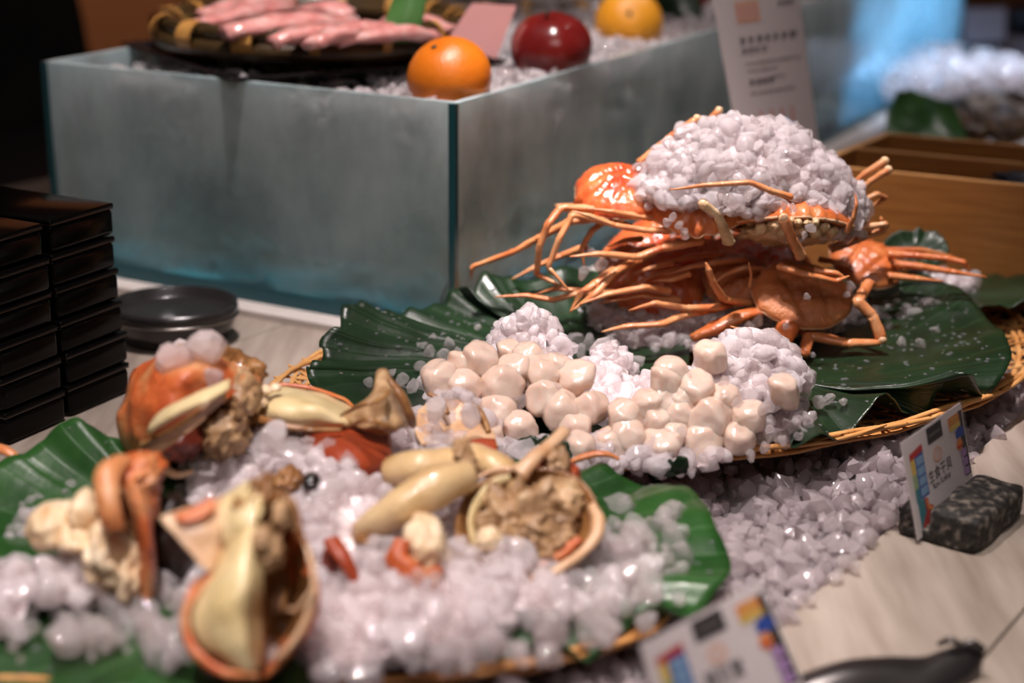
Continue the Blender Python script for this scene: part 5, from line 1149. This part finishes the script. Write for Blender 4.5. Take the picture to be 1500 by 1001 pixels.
# H: smooth red shell in the ice
h = piece('smooth dark red crab shell lying in ice under the yellowish piece', 510, 700, .97)
part(h, 'shell', 'smooth_red', sheet(Y([
    [(440, 622, .995), (480, 626, .985), (520, 628, .985), (572, 632, .995)],
    [(446, 650, .975), (482, 652, .955), (525, 654, .955), (574, 655, .975)],
    [(458, 676, .962), (490, 680, .94), (528, 680, .94), (572, 680, .962)],
    [(478, 698, .955), (505, 706, .94), (532, 706, .94), (562, 700, .955)]]), 24, 26, .003, .001, 40, 61))
# I: dark red claw tip and black fragment
i_ = piece('thin dark red claw tip standing in the ice right of the upright shell', 505, 860, .81)
part(i_, 'claw_tip', 'smooth_red', T_([(486, 792, .84), (500, 812, .83), (514, 838, .825), (522, 870, .82)], [30, 30, 22, 8], 10, .5, .001, 62))
part(i_, 'dark_lining_shade', 'dark_red', blobp(490, 822, .845, 18, 32, .01, amp=.3, seed=63))
j_ = piece('black claw tip with brown base among the ice in the middle', 455, 712, .93)
part(j_, 'claw_tip', 'eye', blobp(456, 706, .905, 14, 12, .008, amp=.35, seed=64, sub=3))
part(j_, 'claw_base', 'brown_inner', blobp(424, 704, .915, 22, 18, .012, amp=.4, seed=65))
# K: pinkish shell cup with ice, at the foot of the scallops
k_ = piece('thin pinkish crab shell holding ice in front of the left scallop heap', 690, 660, 1.0)
part(k_, 'shell', 'rim_pale', sheet(Y([
    [(612, 600, 1.04), (640, 585, 1.055), (680, 588, 1.055), (706, 606, 1.045)],
    [(610, 625, 1.02), (645, 615, 1.04), (690, 618, 1.04), (722, 632, 1.025)],
    [(618, 650, 1.0), (655, 648, 1.015), (695, 648, 1.01), (730, 652, 1.0)]]), 22, 22, .0025, .0015, 50, 66))
part(k_, 'rim', 'brown_inner', T_([(628, 576, 1.045), (645, 588, 1.04), (655, 606, 1.03)], [8, 11, 8], seed=67), T_([(690, 590, 1.045), (706, 606, 1.035), (716, 632, 1.02)], [7, 9, 8], seed=68))
part(k_, 'red_edge', 'smooth_red', sheet(Y([[(672, 650, .99), (700, 642, .985), (724, 642, .985)], [(680, 656, .98), (706, 656, .975), (728, 662, .975)], [(705, 668, .98), (718, 672, .975), (728, 676, .975)]]), 10, 12, .002, .001, 60, 69), label='dark red shell edge')
# L: long shelly strip behind scallops' foot + bit of pink crab far left
l_ = piece('orange crab leg tip at the left frame edge beside the bright leaf', 10, 680, .99)
part(l_, 'leg', 'crab_leg', T_([(-40, 660, 1.0), (0, 658, .99), (22, 668, .985), (40, 684, .985)], [22, 20, 16, 8], 10, .7, .0008, 70))
m2 = piece('thin orange shell strip along the front foot of the scallops', 900, 675, 1.0)
part(m2, 'shell', 'crab_leg', T_([(836, 676, 1.0), (860, 668, 1.0), (885, 666, 1.0), (908, 672, 1.0)], [12, 16, 14, 9], 10, .6, .001, 71))

# ice around the cut crabs: a rolling bed with the pieces sunk in it
FP = [(-140, 800), (20, 770), (60, 720), (230, 690), (300, 640), (420, 620), (640, 620), (700, 660), (800, 720), (880, 780), (960, 800), (940, 860), (800, 905), (640, 955), (470, 975), (420, 920), (300, 880), (215, 850), (130, 885), (20, 920), (-120, 900)]
FPw = [onz(x, y, .040)[:2] for x, y in FP]
def front_h(x, y):
    h = .034 + .010 * vnoise(x, y, 16) + .006 * vnoise(x, y + 2, 38)
    for (u, v, r, a_) in ((360, 690, .060, .030), (480, 760, .055, .018), (620, 660, .045, .026), (80, 860, .060, .012), (700, 880, .070, .008), (600, 820, .06, .012), (540, 900, .05, .008)):
        c = onz(u, v, .04); h = h + a_ * np.exp(-(((x - c[0]) ** 2 + (y - c[1]) ** 2) / r ** 2))
    c = onz(160, 930, .04); h = h - .016 * np.exp(-(((x - c[0]) / .09) ** 2 + ((y - c[1]) / .03) ** 2))
    return h
ice_field('crushed_ice', FPw, front_h, 1500, .0094, M['ice'], 'bed of crushed ice on the bright front leaf around the cut crab pieces', 2, drop=.005)
for nm, pl_, n_c in (('thin glassy ice along the lower edge of the bright front leaf', [(20, 900), (140, 880), (300, 890), (420, 920), (520, 955), (700, 940), (860, 900), (960, 850), (1000, 870), (900, 935), (700, 975), (500, 990), (330, 985), (180, 960), (40, 940)], 130), ('glassy ice beside the open crab shell at the right of the bright front leaf', [(870, 760), (930, 730), (1000, 760), (1000, 830), (960, 860), (880, 860), (850, 830)], 45), ('glassy ice at the upper left of the bright front leaf', [(70, 690), (120, 650), (190, 655), (210, 690), (130, 730), (40, 770), (10, 740)], 90)):
    ice_field('crushed_ice', [onz(x, y, .036)[:2] for x, y in pl_], lambda x, y: .038 + .004 * vnoise(x, y, 30), n_c, .0085, M['ice_clear'], nm, 2, core=False)
mound_px('crushed_ice', 'ice heaped on the back of the tall half crab at the back left', 290, 560, .100, 70, 20, .022, 70, .0090)
mound_px('crushed_ice', 'ice cupped in the thin pinkish crab shell', 670, 628, .050, 46, 20, .022, 80, .0085)
mound_px('crushed_ice', 'high ice between the tall half crab and the upright shell', 370, 690, .050, 100, 34, .022, 180, .0088)
for (x, y, Yd, rp, lb) in ((302, 512, .965, 50, 'big rounded ice lump topmost on the tall half crab'), (256, 528, .955, 32, 'smaller ice lump left of the big lump on the tall half crab'), (312, 552, .945, 26, 'ice lump at the lip of the tall half crab'), (405, 640, .93, 26, 'round ice lump in front of the yellowish shell piece'), (690, 610, 1.0, 20, 'ice lump resting in the pinkish shell'), (640, 600, 1.01, 24, 'ice lump at the left of the pinkish shell')):
    chunk(ony(x, y, Yd), px(rp, Yd), lb, 'large ice lumps on the cut crab', M['ice'])
GF = 'loose ice on the bright front leaf'
for k in range(46):
    x, y = random.choice([(random.uniform(860, 1000), random.uniform(740, 860)), (random.uniform(60, 230), random.uniform(645, 760)), (random.uniform(0, 270), random.uniform(900, 970)), (random.uniform(480, 860), random.uniform(890, 950))])
    P = onz(x, y, .044); chunk(P, px(random.uniform(9, 16), P[1]), 'loose clear ice chunk lying on the bright front leaf', GF)
for k in range(12):
    x, y = random.choice([(1150, 890), (1180, 868), (1215, 830), (1270, 800), (1300, 770), (1250, 830)]); P = onz(x + random.uniform(-25, 10), y + random.uniform(-15, 15), .006)
    chunk(P, px(13, P[1]), 'wet ice chunk at the rim of the ice well by the wooden counter', 'ice at the rim of the well')

# ================================================================== product cards in stone holders
def stone(label, c, ax, hx, hy, hz, slot):
    """rough granite block with a slot sawn across it"""
    t = thing('stone_holder', label, 'card holder', (c[0], c[1], 0)); ax = np.array(ax) / np.linalg.norm(ax); ay = np.array([-ax[1], ax[0]])
    def blk(y0, y1, z0, z1, seed, r=.006):
        bm = bmesh.new(); bmesh.ops.create_cube(bm, size=2); bmesh.ops.subdivide_edges(bm, edges=bm.edges[:], cuts=9, use_grid_fill=True)
        V = np.array([v.co[:] for v in bm.verts]); Fq = [[v.index for v in f.verts] for f in bm.faces]; bm.free()
        h = np.array([hx, (y1 - y0) / 2, (z1 - z0) / 2]); P = V * h; q = np.clip(np.abs(P) - (h - r), 0, None); L = np.linalg.norm(q, axis=1, keepdims=True)
        P = np.sign(P) * (np.minimum(np.abs(P), h - r) + np.where(L > 1e-9, q / np.maximum(L, 1e-9) * np.minimum(L, r), 0)); P = rough_up(P, .0014, 70, seed); P = rough_up(P, .0006, 240, seed)
        P[:, 1] += (y0 + y1) / 2; P[:, 2] += (z0 + z1) / 2
        W = np.column_stack([c[0] + P[:, 0] * ax[0] + P[:, 1] * ay[0], c[1] + P[:, 0] * ax[1] + P[:, 1] * ay[1], P[:, 2]])
        return W, Fq
    m = MB(); m.add(*blk(-hy, slot - .0012, 0, hz, 1)); m.add(*blk(slot + .0068, hy, 0, hz * .94, 5)); m.add(*blk(-hy * .9, hy * .9, 0, hz * .35, 9, .004)); m.build('granite_block', M['granite'], t)
    return t
def product_card(label, c00, c10, c11, c01, text, sub):
    t = thing('product_card', label, 'card', (np.array(c00) + np.array(c10)) / 2); qm, n_ = quad_map(c00, c10, c11, c01)
    MB().add(*slab(qm, 0, 1, 0, 1, -.0006, 0)).build('card_sheet', M['card'], t, smooth=False)
    MB().add(*slab(qm, -.018, 1.018, -.01, 1.016, .0007, .0012)).add(*slab(qm, -.018, 1.018, -.01, 1.016, -.0016, -.0010)).build('acrylic_sleeve', M['acrylic'], t, smooth=False)
    mats = ['ink_black', 'ink_red', 'ink_orange', 'ink_yellow', 'ink_blue', 'ink_sky', 'ink_teal', 'ink_purple', 'ink_peach', 'ink_green', 'card', 'ink_grey']
    mi = {k: i for i, k in enumerate(mats)}; p = MB()
    def R(u0, u1, v0, v1, k, h=.0002): p.add(*poly_print(qm, [(u0, v0), (u1, v0), (u1, v1), (u0, v1)], h), mi[k])
    def Pg(pts, k, h=.0003): p.add(*poly_print(qm, pts, h), mi[k])
    R(.385, .635, .80, .975, 'ink_black')
    for k in range(6): R(.42 + .031 * k, .44 + .031 * k, .872, .898, 'ink_grey', .0004)
    # left tower: red cap, striped column, blue windows
    Pg([(.075, .77), (.285, .80), (.285, .87), (.075, .84)], 'ink_red'); R(.075, .145, .62, .775, 'ink_yellow'); R(.075, .145, .47, .62, 'ink_green'); R(.075, .145, .33, .47, 'ink_teal')
    R(.145, .285, .34, .80, 'ink_blue', .00015)
    for k in range(4): R(.16, .272, .365 + .105 * k, .452 + .105 * k, 'ink_sky', .0003)
    R(.085, .20, .06, .335, 'ink_teal')
    Pg([(.085, .02), (.38, .03), (.37, .12), (.31, .16), (.31, .21), (.25, .24), (.24, .32), (.19, .335), (.19, .20), (.11, .10)], 'ink_red', .0004)
    Pg([(.22, .20), (.30, .17), (.30, .20), (.25, .23), (.23, .31), (.20, .32)], 'ink_orange', .0006); R(.30, .36, .10, .13, 'ink_yellow', .0006)
    # right side: dark band, sign, blue sail, lantern, purple windows
    Pg([(.90, .20), (.985, .20), (.985, .93), (.915, .93)], 'ink_black', .0002)
    R(.74, .925, .775, .925, 'ink_orange', .0004); R(.74, .925, .775, .83, 'ink_yellow', .0005); R(.76, .90, .85, .865, 'ink_yellow', .0006); R(.76, .90, .885, .9, 'ink_yellow', .0006)
    Pg([(.83, .66), (.965, .65), (.965, .75), (.90, .775), (.83, .74)], 'ink_blue', .0005)
    el = [(.862 + .052 * math.cos(q), .585 + .065 * math.sin(q)) for q in np.linspace(0, 2 * math.pi, 15)[:-1]]; Pg(el, 'ink_orange', .0006)
    Pg([(.862 + .05 * math.cos(q), .575 + .03 * math.sin(q)) for q in np.linspace(math.pi, 2 * math.pi, 8)], 'ink_red', .0007)
    for k in range(3): R(.865, .955, .22 + .105 * k, .305 + .105 * k, 'ink_purple', .0006)
    # centre emblem: a little pale shell outline
    out = [(.50 + .075 * math.cos(q), .655 + .082 * math.sin(q)) for q in np.linspace(0, 2 * math.pi, 21)]; inn = [(.50 + .058 * math.cos(q), .655 + .062 * math.sin(q)) for q in np.linspace(0, 2 * math.pi, 21)]
    for k in range(20): p.add([qm(*out[k], .0003), qm(*out[k + 1], .0003), qm(*inn[k + 1], .0003), qm(*inn[k], .0003)], [(0, 1, 2, 3)], mi['ink_peach'])
    for k in (-1, 0, 1): Pg([(.495 + .03 * k, .60), (.505 + .03 * k, .60), (.508 + .035 * k, .70), (.498 + .035 * k, .70)], 'ink_peach')
    Pg([(.47, .575), (.53, .575), (.545, .59), (.455, .59)], 'ink_peach')
    p.build('colour_print', [M[k] for k in mats], t, smooth=False)
    W = np.linalg.norm(np.array(c10) - np.array(c00)); Hh = np.linalg.norm(np.array(c01) - np.array(c00))
    for tx, sz, v in ((text, .100, .475), (sub, .062, .370)):
        if not tx: continue
        V, Fc = text_mesh(tx, sz); tm = MB(); tm.add([qm(.50 + q[0], v + q[1] * W / Hh * 1.0, .0004) for q in V], Fc); tm.build('lettering', M['ink_black'], t, smooth=False)
    return t
y0, y1 = .985, 1.062
c00, c10 = ony(1345, 792, y0), ony(1428, 716, y1); c01, c11 = ony(1320, 650, y0 + .012), ony(1407, 590, y1 + .012)
product_card('small printed card reading raw scallop, upright in the stone holder at right', c00, c10, c11, c01, '生食干貝', 'Raw Scallop')
dirc = (c10 - c00)[:2]
dn = dirc / np.linalg.norm(dirc); nn_ = np.array([-dn[1], dn[0]])
stone('dark rough granite block holding the raw scallop card on the wooden counter', (c00[:2] + c10[:2]) / 2 - nn_ * .010 + dn * .000, dirc, .042, .029, .025, .010)
d00, d10 = ony(985, 1112, .695), ony(1190, 1032, .752); d01, d11 = ony(938, 946, .705), ony(1114, 853, .762)
d00 = d01 + (d00 - d01) * 1.0
product_card('blurred printed card with black label, nearest at the bottom of the frame', d00, d10, d11, d01, '麵包蟹', '')
dd = (d10 - d00)[:2]
dn = dd / np.linalg.norm(dd); nn_ = np.array([-dn[1], dn[0]])
stone('granite block under the nearest printed card, at the lower frame edge', (d00[:2] + d10[:2]) / 2 - nn_ * .010, dd, .050, .029, .030, .010)

# ================================================================== serving tongs bottom right
tg = thing('serving_tongs', 'dark steel serving tongs with scalloped tip, lying at the bottom right', 'tongs', onz(1300, 990, 0))
tr_ = [
    [(1120, 1010, .80), (1180, 985, .80), (1240, 967, .805), (1300, 962, .81), (1350, 962, .815), (1380, 952, .82), (1405, 945, .82)],
    [(1120, 1030, .785), (1180, 1004, .785), (1240, 985, .79), (1300, 980, .795), (1350, 978, .80), (1385, 962, .808), (1440, 950, .815)],
    [(1120, 1060, .775), (1185, 1045, .775), (1245, 1030, .78), (1310, 1022, .785), (1365, 1010, .79), (1410, 992, .80), (1438, 978, .81)],
    [(1125, 1090, .775), (1190, 1075, .775), (1250, 1062, .78), (1320, 1050, .785), (1375, 1040, .79), (1415, 1020, .80), (1436, 1005, .81)]]
part(tg, 'tong_arm', 'dark_metal', sheet(Y(tr_), 22, 40, .0018))
part(tg, 'scalloped_tip', 'dark_metal', T_([(1374, 944, .815), (1392, 938, .812), (1408, 946, .810)], [9, 14, 10], 10, .8, .0002), T_([(1404, 946, .812), (1424, 941, .812), (1443, 952, .81)], [9, 14, 9], 10, .8, .0002))
part(tg, 'tong_arm', 'steel', sheet(Y([[(1330, 968, .83), (1375, 960, .832), (1415, 952, .835)], [(1335, 1000, .826), (1380, 1000, .828), (1420, 1000, .83)], [(1340, 1040, .822), (1385, 1040, .825), (1425, 1040, .826)]]), 10, 12, .0015), label='lower arm catching light')
